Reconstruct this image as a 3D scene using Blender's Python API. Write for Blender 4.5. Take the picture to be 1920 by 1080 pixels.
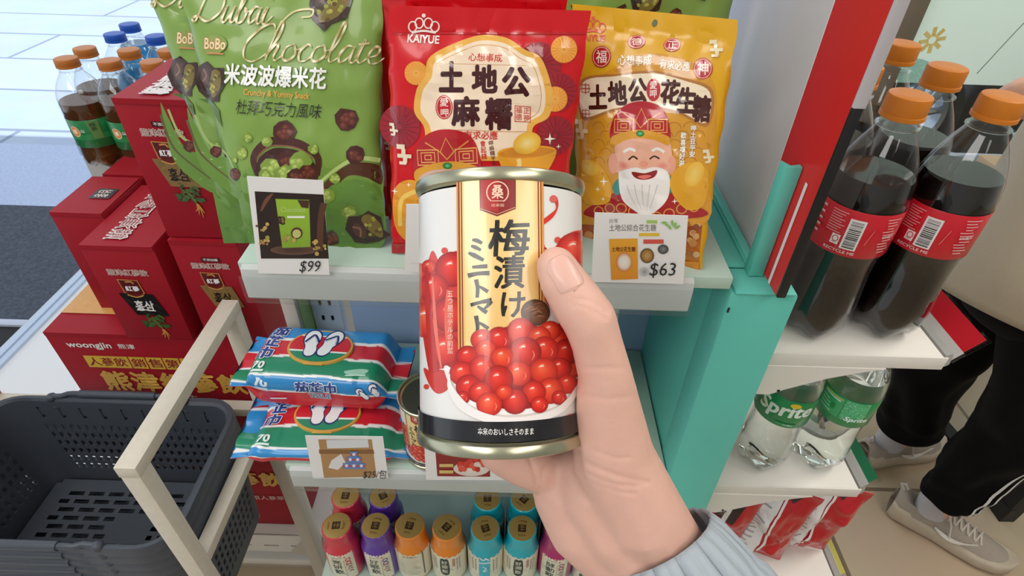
import bpy, bmesh, math, random
import numpy as np
from mathutils import Vector, Matrix, noise
from mathutils.geometry import tessellate_polygon

random.seed(7)
scene = bpy.context.scene
for o in list(bpy.data.objects):
    bpy.data.objects.remove(o)
COL = scene.collection

# ---------------------------------------------------------------- camera
CAM_H, FPX, PITCH, ROLL = 1.42, 1080.0, math.radians(38.5), math.radians(1.8)
cam_data = bpy.data.cameras.new('camera')
cam_data.sensor_width = 36.0
cam_data.lens = 36.0 * FPX / 1920.0
cam_data.clip_start = 0.02
cam = bpy.data.objects.new('camera', cam_data)
COL.objects.link(cam)
cam.matrix_world = Matrix.Translation((0, 0, CAM_H)) @ Matrix.Rotation(math.radians(90) - PITCH, 4, 'X') @ Matrix.Rotation(ROLL, 4, 'Z')
scene.camera = cam
scene.cycles.transparent_max_bounces = 32
scene.cycles.max_bounces = 14
scene.cycles.transmission_bounces = 12

# ---------------------------------------------------------------- colour management, world, lights
vs = scene.view_settings
vs.view_transform = 'Standard'; vs.look = 'None'; vs.gamma = 1.0; vs.use_curve_mapping = False
vs.exposure = 0.22
world = bpy.data.worlds.new('world'); scene.world = world
world.use_nodes = True
bg = world.node_tree.nodes['Background']
bg.inputs['Color'].default_value = (0.86, 0.93, 1.0, 1); bg.inputs['Strength'].default_value = 1.0

def area_light(name, loc, target, sx, sy, watts, col=(1, 1, 1)):
    l = bpy.data.lights.new(name, 'AREA'); l.shape = 'RECTANGLE'; l.size = sx; l.size_y = sy
    l.energy = watts; l.color = col
    o = bpy.data.objects.new(name, l); COL.objects.link(o)
    o.location = loc
    d = Vector(target) - Vector(loc)
    o.rotation_euler = d.to_track_quat('-Z', 'Y').to_euler()
    return o

area_light('added_fill_lamp', (-1.0, -0.95, 2.45), (0.0, 0.40, 0.9), 1.3, 0.5, 11, (1.0, 0.97, 0.93))  # added fill behind the camera, brightens the front faces of the shelves
area_light('added_glare_lamp', (0.95, -0.95, 2.45), (0.0, 0.40, 0.9), 1.3, 0.5, 8, (1.0, 0.97, 0.93))  # added lamp, placed for a second glare streak on the held can
area_light('ceiling_lamp_right', (1.3, 0.5, 2.62), (1.0, 0.6, 0.0), 1.2, 0.5, 15, (1.0, 0.95, 0.88))
area_light('ceiling_lamp_left', (-1.0, 0.25, 2.62), (-0.7, 0.6, 0.6), 1.2, 0.5, 9, (1.0, 0.98, 0.96))
sun = bpy.data.lights.new('sun', 'SUN'); sun.energy = 3.0; sun.angle = math.radians(0.6); sun.color = (1.0, 0.98, 0.95)
sun_o = bpy.data.objects.new('sun', sun); COL.objects.link(sun_o)
sun_o.location = (-1, -2, 6)
sun_o.rotation_euler = Vector((-0.20, 0.33, -1.0)).to_track_quat('-Z', 'Y').to_euler()

# ---------------------------------------------------------------- camera maths used to read positions off the photograph
CF = Vector((0, math.cos(PITCH), -math.sin(PITCH)))
_r0 = Vector((1, 0, 0)); _u0 = Vector((0, math.sin(PITCH), math.cos(PITCH)))
CR = math.cos(ROLL) * _r0 + math.sin(ROLL) * _u0
CU = -math.sin(ROLL) * _r0 + math.cos(ROLL) * _u0
CO = Vector((0, 0, CAM_H))
def ray(px, py): return CF + CR * ((px - 960) / FPX) + CU * ((540 - py) / FPX)
def atY(px, py, Y): r = ray(px, py); return CO + r * (Y / r.y)
def atZ(px, py, z): r = ray(px, py); return CO + r * ((z - CAM_H) / r.z)
def atX(px, py, x): r = ray(px, py); return CO + r * (x / r.x)
def atD(px, py, d): return CO + ray(px, py) * d          # d = distance along the view axis
def fx(px, Y, z):                                          # x of the point at depth Y, height z that lies on column px
    a = (px - 960) / FPX
    v0 = Vector((0, Y, z)) - CO
    return (a * v0.dot(CF) - v0.dot(CR)) / (CR.x - a * CF.x)

# ---------------------------------------------------------------- colours and materials
def lin(h, a=1.0):
    h = h.lstrip('#')
    c = [int(h[i:i + 2], 16) / 255 for i in (0, 2, 4)]
    return tuple(x / 12.92 if x <= .04045 else ((x + .055) / 1.055) ** 2.4 for x in c) + (a,)

MATS = {}
def mat(name, col='#ffffff', rough=.5, metal=0., spec=.5, coat=0., trans=0., ior=1.45, var=0., vscale=60., bump=0., bscale=200., sss=0., sheen=0.):
    if name in MATS: return MATS[name]
    m = bpy.data.materials.new(name); m.use_nodes = True
    nt = m.node_tree; b = nt.nodes['Principled BSDF']
    c = lin(col) if isinstance(col, str) else col
    b.inputs['Base Color'].default_value = c
    b.inputs['Roughness'].default_value = rough; b.inputs['Metallic'].default_value = metal
    b.inputs['Specular IOR Level'].default_value = spec; b.inputs['IOR'].default_value = ior
    b.inputs['Coat Weight'].default_value = coat; b.inputs['Coat Roughness'].default_value = .08
    b.inputs['Transmission Weight'].default_value = trans
    if sss:
        b.inputs['Subsurface Weight'].default_value = sss
        b.inputs['Subsurface Radius'].default_value = (.012, .004, .002); b.inputs['Subsurface Scale'].default_value = .35
    if sheen: b.inputs['Sheen Weight'].default_value = sheen
    if var or bump:
        tc = nt.nodes.new('ShaderNodeTexCoord')
    if var:
        n = nt.nodes.new('ShaderNodeTexNoise'); n.inputs['Scale'].default_value = vscale; n.inputs['Detail'].default_value = 5
        nt.links.new(tc.outputs['Object'], n.inputs['Vector'])
        mx = nt.nodes.new('ShaderNodeMix'); mx.data_type = 'RGBA'
        d = [x * (1 - var) for x in c[:3]] + [1]; u = [min(1, x * (1 + var)) for x in c[:3]] + [1]
        mx.inputs[6].default_value = d; mx.inputs[7].default_value = u
        nt.links.new(n.outputs['Fac'], mx.inputs[0]); nt.links.new(mx.outputs[2], b.inputs['Base Color'])
    if bump:
        n2 = nt.nodes.new('ShaderNodeTexNoise'); n2.inputs['Scale'].default_value = bscale; n2.inputs['Detail'].default_value = 4
        nt.links.new(tc.outputs['Object'], n2.inputs['Vector'])
        bp = nt.nodes.new('ShaderNodeBump'); bp.inputs['Strength'].default_value = bump; bp.inputs['Distance'].default_value = .002
        nt.links.new(n2.outputs['Fac'], bp.inputs['Height']); nt.links.new(bp.outputs['Normal'], b.inputs['Normal'])
    MATS[name] = m
    return m

def print_mat(name, rough=.35, coat=0., spec=.5):
    """printed ink: the colour of each shape is stored on the mesh"""
    if name in MATS: return MATS[name]
    m = bpy.data.materials.new(name); m.use_nodes = True
    nt = m.node_tree; b = nt.nodes['Principled BSDF']
    a = nt.nodes.new('ShaderNodeAttribute'); a.attribute_name = 'ink'
    nt.links.new(a.outputs['Color'], b.inputs['Base Color'])
    b.inputs['Roughness'].default_value = rough; b.inputs['Coat Weight'].default_value = coat
    b.inputs['Coat Roughness'].default_value = .1; b.inputs['Specular IOR Level'].default_value = spec
    MATS[name] = m
    return m

def clear_mat(name, tint=(1, 1, 1), refl=1.0, rough=.03):
    """thin clear plastic film or wall: see-through with a fresnel reflection"""
    if name in MATS: return MATS[name]
    m = bpy.data.materials.new(name); m.use_nodes = True
    nt = m.node_tree; nt.nodes.clear()
    out = nt.nodes.new('ShaderNodeOutputMaterial'); mix = nt.nodes.new('ShaderNodeMixShader')
    t = nt.nodes.new('ShaderNodeBsdfTransparent'); t.inputs[0].default_value = (*tint, 1)
    g = nt.nodes.new('ShaderNodeBsdfGlossy'); g.inputs['Roughness'].default_value = rough
    fr = nt.nodes.new('ShaderNodeLayerWeight'); fr.inputs[0].default_value = .5     # 'Facing' is the same from both sides of a thin wall
    pw = nt.nodes.new('ShaderNodeMath'); pw.operation = 'POWER'; pw.inputs[1].default_value = 4.0
    mu = nt.nodes.new('ShaderNodeMath'); mu.operation = 'MULTIPLY_ADD'; mu.inputs[1].default_value = .75 * refl; mu.inputs[2].default_value = .045 * refl; mu.use_clamp = True
    nt.links.new(fr.outputs['Facing'], pw.inputs[0]); nt.links.new(pw.outputs[0], mu.inputs[0]); nt.links.new(mu.outputs[0], mix.inputs[0])
    nt.links.new(t.outputs[0], mix.inputs[1]); nt.links.new(g.outputs[0], mix.inputs[2]); nt.links.new(mix.outputs[0], out.inputs[0])
    MATS[name] = m
    return m

# ---------------------------------------------------------------- objects
def tag(o, label=None, cat=None, group=None, kind=None):
    if label: o['label'] = label
    if cat: o['category'] = cat
    if group: o['group'] = group
    if kind: o['kind'] = kind
    return o

def thing(name, label, cat, loc=(0, 0, 0), group=None, rz=0.):
    o = bpy.data.objects.new(name, None); COL.objects.link(o)
    o.empty_display_size = .02
    o.location = loc; o.rotation_euler = (0, 0, rz)
    return tag(o, label, cat, group)

def root_of(o):
    while o.parent: o = o.parent
    return o

def link_mesh(name, me, mats, parent=None, world=True):
    for m in (mats if isinstance(mats, (list, tuple)) else [mats]): me.materials.append(m)
    o = bpy.data.objects.new(name, me); COL.objects.link(o)
    if parent is not None:
        o.parent = parent
        r = root_of(parent)
        if world and r.type == 'EMPTY': me.transform(Matrix.Translation(-Vector(r.location)))
    return o

def sharpen(bm, ang=35):
    lim = math.radians(ang)
    for f in bm.faces: f.smooth = True
    for e in bm.edges:
        if len(e.link_faces) == 2 and e.calc_face_angle(0) > lim: e.smooth = False

class MB:
    """collects shapes and links them as one mesh object"""
    def __init__(s): s.bm = bmesh.new()
    def _xf(s, vs, M):
        if M is not None:
            for v in vs: v.co = M @ v.co
    def box(s, x0, x1, y0, y1, z0, z1, bev=0., M=None, mi=0, seg=2):
        r = bmesh.ops.create_cube(s.bm, size=1)
        vs_ = r['verts']
        for v in vs_:
            v.co = Vector((x0 + (v.co.x + .5) * (x1 - x0), y0 + (v.co.y + .5) * (y1 - y0), z0 + (v.co.z + .5) * (z1 - z0)))
        fs = set(f for v in vs_ for f in v.link_faces)
        for f in fs: f.material_index = mi
        if bev:
            es = list(set(e for v in vs_ for e in v.link_edges))
            r2 = bmesh.ops.bevel(s.bm, geom=es, offset=bev, segments=seg, affect='EDGES', profile=.5)
            allv = set(v for f in r2['faces'] for v in f.verts)
            for f in r2['faces']: f.material_index = mi
            vs_ = list(set([v for v in vs_ if v.is_valid]) | allv)
        s._xf(vs_, M)
        return s
    def hexa(s, pts, mi=0):
        """eight corners: bottom 0-3 counter-clockwise, top 4-7"""
        v = [s.bm.verts.new(p) for p in pts]
        for q in ((3, 2, 1, 0), (4, 5, 6, 7), (0, 1, 5, 4), (1, 2, 6, 5), (2, 3, 7, 6), (3, 0, 4, 7)):
            f = s.bm.faces.new([v[i] for i in q]); f.material_index = mi
        return s
    def prism(s, poly, d, mi=0, bev=0.):
        """poly: 3D points of one cap; d: extrusion vector"""
        a = [s.bm.verts.new(p) for p in poly]; b = [s.bm.verts.new(Vector(p) + Vector(d)) for p in poly]
        n = len(a)
        fs = [s.bm.faces.new(a), s.bm.faces.new(b[::-1])]
        for i in range(n): fs.append(s.bm.faces.new((a[i], b[i], b[(i + 1) % n], a[(i + 1) % n])))
        for f in fs: f.material_index = mi
        bmesh.ops.recalc_face_normals(s.bm, faces=fs)
        if bev:
            es = list(set(e for f in fs for e in f.edges))
            bmesh.ops.bevel(s.bm, geom=es, offset=bev, segments=2, affect='EDGES', profile=.5)
        return s
    def lathe(s, prof, seg=40, M=None, mi=0, cap0=True, cap1=True, warp=None):
        rings = []
        for (r, z) in prof:
            ring = []
            for k in range(seg):
                a = 2 * math.pi * k / seg
                p = Vector((r * math.cos(a), r * math.sin(a), z))
                if warp: p = warp(p, a)
                ring.append(s.bm.verts.new(M @ p if M is not None else p))
            rings.append(ring)
        for i in range(len(rings) - 1):
            for k in range(seg):
                f = s.bm.faces.new((rings[i][k], rings[i][(k + 1) % seg], rings[i + 1][(k + 1) % seg], rings[i + 1][k])); f.material_index = mi
        if cap0: f = s.bm.faces.new(rings[0][::-1]); f.material_index = mi
        if cap1: f = s.bm.faces.new(rings[-1]); f.material_index = mi
        return s
    def tube(s, pts, rad, seg=12, closed=False, mi=0, cap=True, flat=1.0, up=None):
        pts = [Vector(p) for p in pts]; n = len(pts)
        rads = rad if isinstance(rad, (list, tuple)) else [rad] * n
        prev = None; rings = []
        for i in range(n):
            if closed: t = pts[(i + 1) % n] - pts[i - 1]
            else: t = pts[min(i + 1, n - 1)] - pts[max(i - 1, 0)]
            t.normalize()
            if prev is None:
                h = Vector(up) if up else (Vector((0, 0, 1)) if abs(t.z) < .9 else Vector((1, 0, 0)))
                u = (h - t * h.dot(t)).normalized()
            else:
                u = (prev - t * prev.dot(t)).normalized()
            prev = u; w = t.cross(u)
            rings.append([s.bm.verts.new(pts[i] + (u * math.cos(2 * math.pi * k / seg) * flat + w * math.sin(2 * math.pi * k / seg)) * rads[i]) for k in range(seg)])
        m = n if closed else n - 1
        for i in range(m):
            a, b = rings[i], rings[(i + 1) % n]
            for k in range(seg):
                f = s.bm.faces.new((a[k], b[k], b[(k + 1) % seg], a[(k + 1) % seg])); f.material_index = mi
        if cap and not closed:
            f = s.bm.faces.new(rings[0]); f.material_index = mi
            f = s.bm.faces.new(rings[-1][::-1]); f.material_index = mi
        return s
    def ball(s, c, r, M=None, mi=0, seg=16, scale=(1, 1, 1)):
        rr = bmesh.ops.create_uvsphere(s.bm, u_segments=seg, v_segments=max(6, seg // 2), radius=1)
        for v in rr['verts']:
            v.co = Vector((v.co.x * r * scale[0], v.co.y * r * scale[1], v.co.z * r * scale[2])) + Vector(c)
            if M is not None: v.co = M @ v.co
        for f in set(f for v in rr['verts'] for f in v.link_faces): f.material_index = mi
        return s
    def grid(s, nu, nv, fn, mi=0, closeu=False):
        g = [[s.bm.verts.new(fn(i / (nu if closeu else nu - 1), j / (nv - 1))) for i in range(nu)] for j in range(nv)]
        for j in range(nv - 1):
            for i in range(nu if closeu else nu - 1):
                i2 = (i + 1) % nu
                f = s.bm.faces.new((g[j][i], g[j][i2], g[j + 1][i2], g[j + 1][i])); f.material_index = mi
        return g
    def mesh(s, name, smooth=True, ang=35, fix=True):
        if fix: bmesh.ops.recalc_face_normals(s.bm, faces=s.bm.faces)
        if smooth: sharpen(s.bm, ang)
        me = bpy.data.meshes.new(name); s.bm.to_mesh(me); s.bm.free()
        return me
    def build(s, name, mats, parent=None, smooth=True, ang=35, world=True, fix=True):
        return link_mesh(name, s.mesh(name, smooth, ang, fix), mats, parent, world)

def structure(o): return tag(o, kind='structure')

def copy_tree(o, parent=None, mapping=None):
    c = o.copy(); COL.objects.link(c)
    if parent is not None: c.parent = parent
    for ch in [x for x in bpy.data.objects if x.parent == o and x is not c]:
        copy_tree(ch, c)
    return c

# ---------------------------------------------------------------- printed artwork
def catmull(pts, closed=False, n=6):
    P_ = [Vector(p[:2]) for p in pts]; m = len(P_); out = []
    rng = range(m) if closed else range(m - 1)
    for i in rng:
        p0 = P_[(i - 1) % m] if closed or i > 0 else P_[i]
        p1 = P_[i]; p2 = P_[(i + 1) % m]
        p3 = P_[(i + 2) % m] if closed or i + 2 < m else p2
        for k in range(n):
            t = k / n
            out.append(0.5 * ((2 * p1) + (p2 - p0) * t + (2 * p0 - 5 * p1 + 4 * p2 - p3) * t * t + (3 * p1 - p0 - 3 * p2 + p3) * t ** 3))
    if not closed: out.append(P_[-1])
    return [(v.x, v.y) for v in out]

_glyph = {}
def glyphs(txt, bold=0., shear=0., spacing=1.0, vertical=False):
    key = (txt, bold, shear, spacing, vertical)
    if key in _glyph: return _glyph[key]
    c = bpy.data.curves.new('t', 'FONT'); c.body = '\n'.join(txt) if vertical else txt
    c.resolution_u = 2; c.offset = bold; c.shear = shear; c.space_character = spacing; c.align_x = 'CENTER' if vertical else 'LEFT'
    o = bpy.data.objects.new('t', c); COL.objects.link(o)
    dg = bpy.context.evaluated_depsgraph_get(); dg.update()
    me = bpy.data.meshes.new_from_object(o.evaluated_get(dg))
    V = [(v.co.x, v.co.y) for v in me.vertices]; Fc = [tuple(p.vertices) for p in me.polygons]
    bpy.data.objects.remove(o); bpy.data.curves.remove(c); bpy.data.meshes.remove(me)
    if V:
        xs = [v[0] for v in V]; ys = [v[1] for v in V]
        bb = (min(xs), min(ys), max(xs), max(ys))
    else: bb = (0, 0, 1, 1)
    _glyph[key] = (V, Fc, bb)
    return _glyph[key]

class Art:
    """flat artwork (author space, y down) laid on a surface; amap turns author space into surface (u, v),
    surf turns (u, v, height) into a point of the object"""
    def __init__(s, amap, surf, step=.006, base=.00025, lift=.00005):
        s.amap, s.surf, s.step, s.base, s.lift = amap, surf, step, base, lift
        s.V = []; s.F = []; s.layer = 0
    def _push(s, pts, faces, cols, layer=None):
        if layer is None: layer = s.layer; s.layer += 1
        b = len(s.V)
        for p, c in zip(pts, cols):
            u, v = s.amap(p[0], p[1]); s.V.append((u, v, layer, c))
        for f in faces: s.F.append(tuple(b + i for i in f))
    def poly(s, pts, col, col2=None):
        """col2: colour at the lower end (a printed gradient)"""
        tr = tessellate_polygon([[Vector((p[0], p[1], 0)) for p in pts]])
        c = lin(col)
        if col2:
            d = lin(col2); ys = [p[1] for p in pts]; a, b = min(ys), max(ys)
            cols = [tuple(c[i] + (d[i] - c[i]) * (p[1] - a) / max(b - a, 1e-9) for i in range(4)) for p in pts]
        else: cols = [c] * len(pts)
        s._push(pts, tr, cols)
        return s
    def spl(s, pts, col, col2=None, n=6): return s.poly(catmull(pts, True, n), col, col2)
    def rect(s, x0, y0, x1, y1, col, col2=None): return s.poly([(x0, y0), (x1, y0), (x1, y1), (x0, y1)], col, col2)
    def disc(s, cx, cy, rx, ry, cols, n=24, rot=0., hx=0., hy=0.):
        """cols: [(radius 0..1, colour), ...] from the middle out; hx, hy move the middle"""
        pts = []; cc = []; fs = []
        cr, sr = math.cos(rot), math.sin(rot)
        for (r, c) in cols:
            for k in range(n):
                a = 2 * math.pi * k / n
                x, y = rx * r * math.cos(a) + hx * rx * (1 - r), ry * r * math.sin(a) + hy * ry * (1 - r)
                pts.append((cx + x * cr - y * sr, cy + x * sr + y * cr)); cc.append(lin(c))
        fs.append(tuple(range(n))) if cols[0][0] > 0 else None
        for i in range(len(cols) - 1):
            for k in range(n): fs.append((i * n + k, (i + 1) * n + k, (i + 1) * n + (k + 1) % n, i * n + (k + 1) % n))
        s._push(pts, fs, cc)
        return s
    def dot(s, cx, cy, r, col, n=16, ry=None): return s.disc(cx, cy, r, ry or r, [(.02, col), (1, col)], n)
    def ring(s, cx, cy, rx, ry, w, col, n=32, rot=0.):
        return s.disc(cx, cy, rx, ry, [(1 - w / rx, col), (1, col)], n, rot) if False else s.stroke([(cx + rx * math.cos(2 * math.pi * k / n + .3) , cy + ry * math.sin(2 * math.pi * k / n + .3)) for k in range(n)], w, col, closed=True, smooth=False)
    def stroke(s, pts, w, col, closed=False, smooth=True, n=6, col2=None):
        """ribbon along pts; w a number or [start, middle, end] widths"""
        P_ = catmull(pts, closed, n) if smooth and len(pts) > 2 else [tuple(p[:2]) for p in pts]
        m = len(P_); L = []; Rr = []; cols = []
        for i in range(m):
            a = P_[i - 1] if (closed or i > 0) else P_[i]; b = P_[(i + 1) % m] if (closed or i < m - 1) else P_[i]
            tx, ty = b[0] - a[0], b[1] - a[1]; l = math.hypot(tx, ty) or 1
            f = i / max(1, m - 1)
            if isinstance(w, (list, tuple)):
                k = f * (len(w) - 1); j = min(int(k), len(w) - 2); ww = w[j] + (w[j + 1] - w[j]) * (k - j)
            else: ww = w
            nx, ny = -ty / l * ww / 2, tx / l * ww / 2
            L.append((P_[i][0] + nx, P_[i][1] + ny)); Rr.append((P_[i][0] - nx, P_[i][1] - ny))
        pts2 = L + Rr; q = m if closed else m - 1
        fs = [(i, (i + 1) % m, m + (i + 1) % m, m + i) for i in range(q)]
        c = lin(col)
        if col2:
            d = lin(col2); cs = [tuple(c[k] + (d[k] - c[k]) * (.5 + .5 * math.sin(i * .9)) for k in range(4)) for i in range(m)]; cs = cs + cs
        else: cs = [c] * len(pts2)
        s._push(pts2, fs, cs)
        return s
    def text(s, txt, cx, cy, w, h, col, bold=0., shear=0., rot=0., vertical=False, spacing=1.0, edge=None, edge_w=.03, arc=0.):
        """txt fitted to a box w x h centred on (cx, cy); edge: colour of an outline"""
        if edge:
            s._text(txt, cx, cy, w, h, edge, bold + edge_w, shear, rot, vertical, spacing, (txt, bold), arc)
        s._text(txt, cx, cy, w, h, col, bold, shear, rot, vertical, spacing, None, arc)
        return s
    def _text(s, txt, cx, cy, w, h, col, bold, shear, rot, vertical, spacing, fitref, arc):
        V, Fc, bb = glyphs(txt, 0., shear, spacing, vertical)
        b0 = bb
        sx = w / (b0[2] - b0[0]); sy = h / (b0[3] - b0[1])
        mx, my = (b0[0] + b0[2]) / 2, (b0[1] + b0[3]) / 2
        cr, sr = math.cos(rot), math.sin(rot); pts = []
        for (x, y) in V:
            X, Y = (x - mx) * sx, -(y - my) * sy
            if arc: Y += arc * (2 * X / w) ** 2
            pts.append((cx + X * cr - Y * sr, cy + X * sr + Y * cr))
        n = len(pts); fs = list(Fc)
        if bold > 0:                     # heavier weight: the outline is laid down again around itself
            rx, ry = bold * abs(sx), bold * abs(sy); base = pts[:]
            nk_ = 8 if bold > .032 else 4
            for k in range(nk_):
                ox, oy = rx * math.cos((k + .5) * 2 * math.pi / nk_), ry * math.sin((k + .5) * 2 * math.pi / nk_)
                ox, oy = ox * cr - oy * sr, ox * sr + oy * cr
                off = len(pts); pts += [(p[0] + ox, p[1] + oy) for p in base]; fs += [tuple(off + i for i in f) for f in Fc]
        s._push(pts, fs, [lin(col)] * len(pts))
        if bold > 0:                     # every copy on a level of its own
            m = len(V); L0 = s.layer - 1
            for i in range(len(pts)):
                q = s.V[len(s.V) - len(pts) + i]; s.V[len(s.V) - len(pts) + i] = (q[0], q[1], L0 + i // m, q[3])
            s.layer = L0 + len(pts) // m + 1
    def mesh(s, name):
        s.lift = min(s.lift, .0007 / max(1, s.layer))
        if not s.step:
            me = bpy.data.meshes.new(name)
            me.from_pydata([tuple(s.surf(u, v, s.base + l * s.lift)) for (u, v, l, c) in s.V], [], [f for f in s.F if len(set(f)) > 2])
            at = me.attributes.new('ink', 'FLOAT_COLOR', 'POINT')
            at.data.foreach_set('color', [x for q in s.V for x in q[3]])
            me.polygons.foreach_set('use_smooth', [True] * len(me.polygons))
            me.update(); return me
        bm = bmesh.new()
        cl = bm.verts.layers.float_color.new('ink')
        vs_ = []
        for (u, v, l, c) in s.V:
            b = bm.verts.new((u, v, l * s.lift)); b[cl] = c; vs_.append(b)
        for f in s.F:
            if len(set(f)) < 3: continue
            try: bm.faces.new([vs_[i] for i in f])
            except ValueError: pass
        su, sv = (s.step if isinstance(s.step, tuple) else (s.step, s.step)) if s.step else (0, 0)
        lines = []
        if vs_:
            for ax, st in ((0, su), (1, sv)):
                if st:
                    lo = min(v.co[ax] for v in bm.verts); hi = max(v.co[ax] for v in bm.verts); k = math.floor(lo / st) + 1
                    while k * st < hi: lines.append(((k * st, 0, 0) if ax == 0 else (0, k * st, 0), (1, 0, 0) if ax == 0 else (0, 1, 0))); k += 1
            if su and sv:
                q = [v.co.x / su + v.co.y / sv for v in bm.verts]; k = math.floor(min(q)) + 1
                while k < max(q): lines.append(((k * su, 0, 0), (1 / su, 1 / sv, 0))); k += 1
        for co, no in lines:
            bmesh.ops.bisect_plane(bm, geom=bm.verts[:] + bm.edges[:] + bm.faces[:], dist=1e-7, plane_co=co, plane_no=no)
        for f in bm.faces: f.smooth = True
        # the surface is read on the cutting grid and interpolated, so that all layers stay exactly parallel
        cache = {}
        def node(u, v):
            key = (round(u, 7), round(v, 7))
            if key not in cache:
                p = Vector(s.surf(u, v, 0.)); cache[key] = (p, (Vector(s.surf(u, v, .001)) - p) * 1000)
            return cache[key]
        for v in bm.verts:
            u_, v_, k = v.co.x, v.co.y, s.base + v.co.z
            if su and sv:
                i, j = math.floor(u_ / su + 1e-6), math.floor(v_ / sv + 1e-6); a, b = u_ / su - i, v_ / sv - j
                if a + b <= 1: w = ((i, j, 1 - a - b), (i + 1, j, a), (i, j + 1, b))
                else: w = ((i + 1, j + 1, a + b - 1), (i + 1, j, 1 - b), (i, j + 1, 1 - a))
                P_ = Vector(); N_ = Vector()
                for x, y, g in w:
                    p, n = node(x * su, y * sv); P_ += p * g; N_ += n * g
                v.co = P_ + N_ * k
            elif su:
                i = math.floor(u_ / su + 1e-6); a = u_ / su - i
                p0, n0 = node(i * su, v_); p1, n1 = node((i + 1) * su, v_)
                v.co = p0.lerp(p1, a) + n0.lerp(n1, a) * k
            else: v.co = s.surf(u_, v_, k)
        bm.normal_update()
        me = bpy.data.meshes.new(name); bm.to_mesh(me); bm.free()
        return me
    def build(s, name, parent, m, world=True):
        return link_mesh(name, s.mesh(name), m, parent, world)

class Plane:
    """flat or gently bulging face through a point, with local axes in metres"""
    def __init__(s, O, ex, ey, h=None):
        s.O = Vector(O); s.ex = Vector(ex).normalized(); ey = Vector(ey)
        s.ey = (ey - s.ex * ey.dot(s.ex)).normalized()
        s.n = s.ex.cross(s.ey).normalized(); s.h = h
        if s.n.dot(CO - s.O) < 0: s.n = -s.n
    def uv(s, px, py):
        r = ray(px, py); t = (s.O - CO).dot(s.n) / r.dot(s.n); d = CO + r * t - s.O
        return d.dot(s.ex), d.dot(s.ey)
    def to_uv(s, p): d = Vector(p) - s.O; return d.dot(s.ex), d.dot(s.ey)
    def pt(s, u, v, k=0.): return s.O + s.ex * u + s.ey * v + s.n * (k + (s.h(u, v) if s.h else 0))
    def art(s, step=None, **k): return Art(s.uv, s.pt, step=step, **k)

INK = print_mat('printed_ink', .38)
INK_GLOSS = print_mat('printed_glossy_film', .3, .35)
# ================================================================ setting
def tile_mat(name, c1, c2, size, gap=.004, rough=.35, off=(0, 0), var=.06, brick=False):
    m = bpy.data.materials.new(name); m.use_nodes = True
    nt = m.node_tree; b = nt.nodes['Principled BSDF']; b.inputs['Roughness'].default_value = rough
    tc = nt.nodes.new('ShaderNodeTexCoord'); mp = nt.nodes.new('ShaderNodeMapping')
    mp.inputs['Location'].default_value = (off[0], off[1], 0)
    br = nt.nodes.new('ShaderNodeTexBrick')
    br.offset = .5 if brick else 0.0; br.squash = 1.0
    br.inputs['Color1'].default_value = lin(c1); br.inputs['Color2'].default_value = tuple(x * (1 - var) for x in lin(c1)[:3]) + (1,)
    br.inputs['Mortar'].default_value = lin(c2); br.inputs['Scale'].default_value = 1
    br.inputs['Mortar Size'].default_value = gap; br.inputs['Mortar Smooth'].default_value = .1
    br.inputs['Brick Width'].default_value = size[0]; br.inputs['Row Height'].default_value = size[1]
    nt.links.new(tc.outputs['Object'], mp.inputs[0]); nt.links.new(mp.outputs[0], br.inputs['Vector'])
    nz = nt.nodes.new('ShaderNodeTexNoise'); nz.inputs['Scale'].default_value = 3; nz.inputs['Detail'].default_value = 6
    nt.links.new(tc.outputs['Object'], nz.inputs['Vector'])
    mx = nt.nodes.new('ShaderNodeMix'); mx.data_type = 'RGBA'; mx.blend_type = 'MULTIPLY'; mx.inputs[0].default_value = .25
    nt.links.new(br.outputs['Color'], mx.inputs[6]); nt.links.new(nz.outputs['Color'], mx.inputs[7])
    nt.links.new(mx.outputs[2], b.inputs['Base Color'])
    return m

FLOOR = tile_mat('beige_floor_tile', '#cdb99c', '#86745f', (.6, .6), .006, .22, off=(.346, .2685))
o = MB().box(-.95, 4, -3, 2.15, -.03, 0).build('floor', FLOOR); structure(o)
o = MB().box(-1.66, -.95, -3, 2.15, -.03, .001).build('entrance_floor', mat('daylit_entrance_tile', '#e9e9ea', .3)); structure(o)  # daylight on the floor by the door is put into this white
# sliding door track and the pavement outside
tr = MB(); tr.box(-1.72, -1.66, -3, 2.15, -.03, .012, .003); tr.box(-1.695, -1.685, -3, 2.15, .012, .016)
structure(tr.build('trim_1', mat('brushed_track', '#b9c6d8', .3, .6)))
structure(MB().box(-4.2, -1.72, 1.475, 1.505, -.03, .01, .002).build('trim_2', mat('mat_edge_strip', '#c4cbdd', .4)))
structure(MB().box(-4.2, -1.72, -3, 1.475, -.03, .0).build('doormat_recess', mat('black_rubber', '#1e2023', .7, bump=.5, bscale=90)))
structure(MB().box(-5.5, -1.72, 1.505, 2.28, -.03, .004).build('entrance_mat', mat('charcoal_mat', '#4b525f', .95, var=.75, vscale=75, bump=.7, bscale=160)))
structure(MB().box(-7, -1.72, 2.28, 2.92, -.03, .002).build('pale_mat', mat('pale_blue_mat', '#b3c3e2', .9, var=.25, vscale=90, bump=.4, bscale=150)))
structure(MB().box(-20, -1.72, 2.92, 30, -.04, 0).build('pavement', tile_mat('pale_paver', '#b9cce6', '#8797af', (1.9, .62), .016, .7, var=.12, brick=True)))
structure(MB().box(-1.72, 20, 2.15, 30, -.05, -.01).build('street', mat('pale_asphalt', '#7d838a', .8, var=.15, vscale=8)))
structure(MB().box(-7, 4, -3, 2.10, 2.7, 2.8).build('ceiling', mat('ceiling_white', '#f0f0ee', .8)))
structure(MB().box(4, 4.1, -3, 2.15, -.03, 2.7).build('wall_right', mat('wall_white', '#e8e6e2', .8)))
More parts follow.
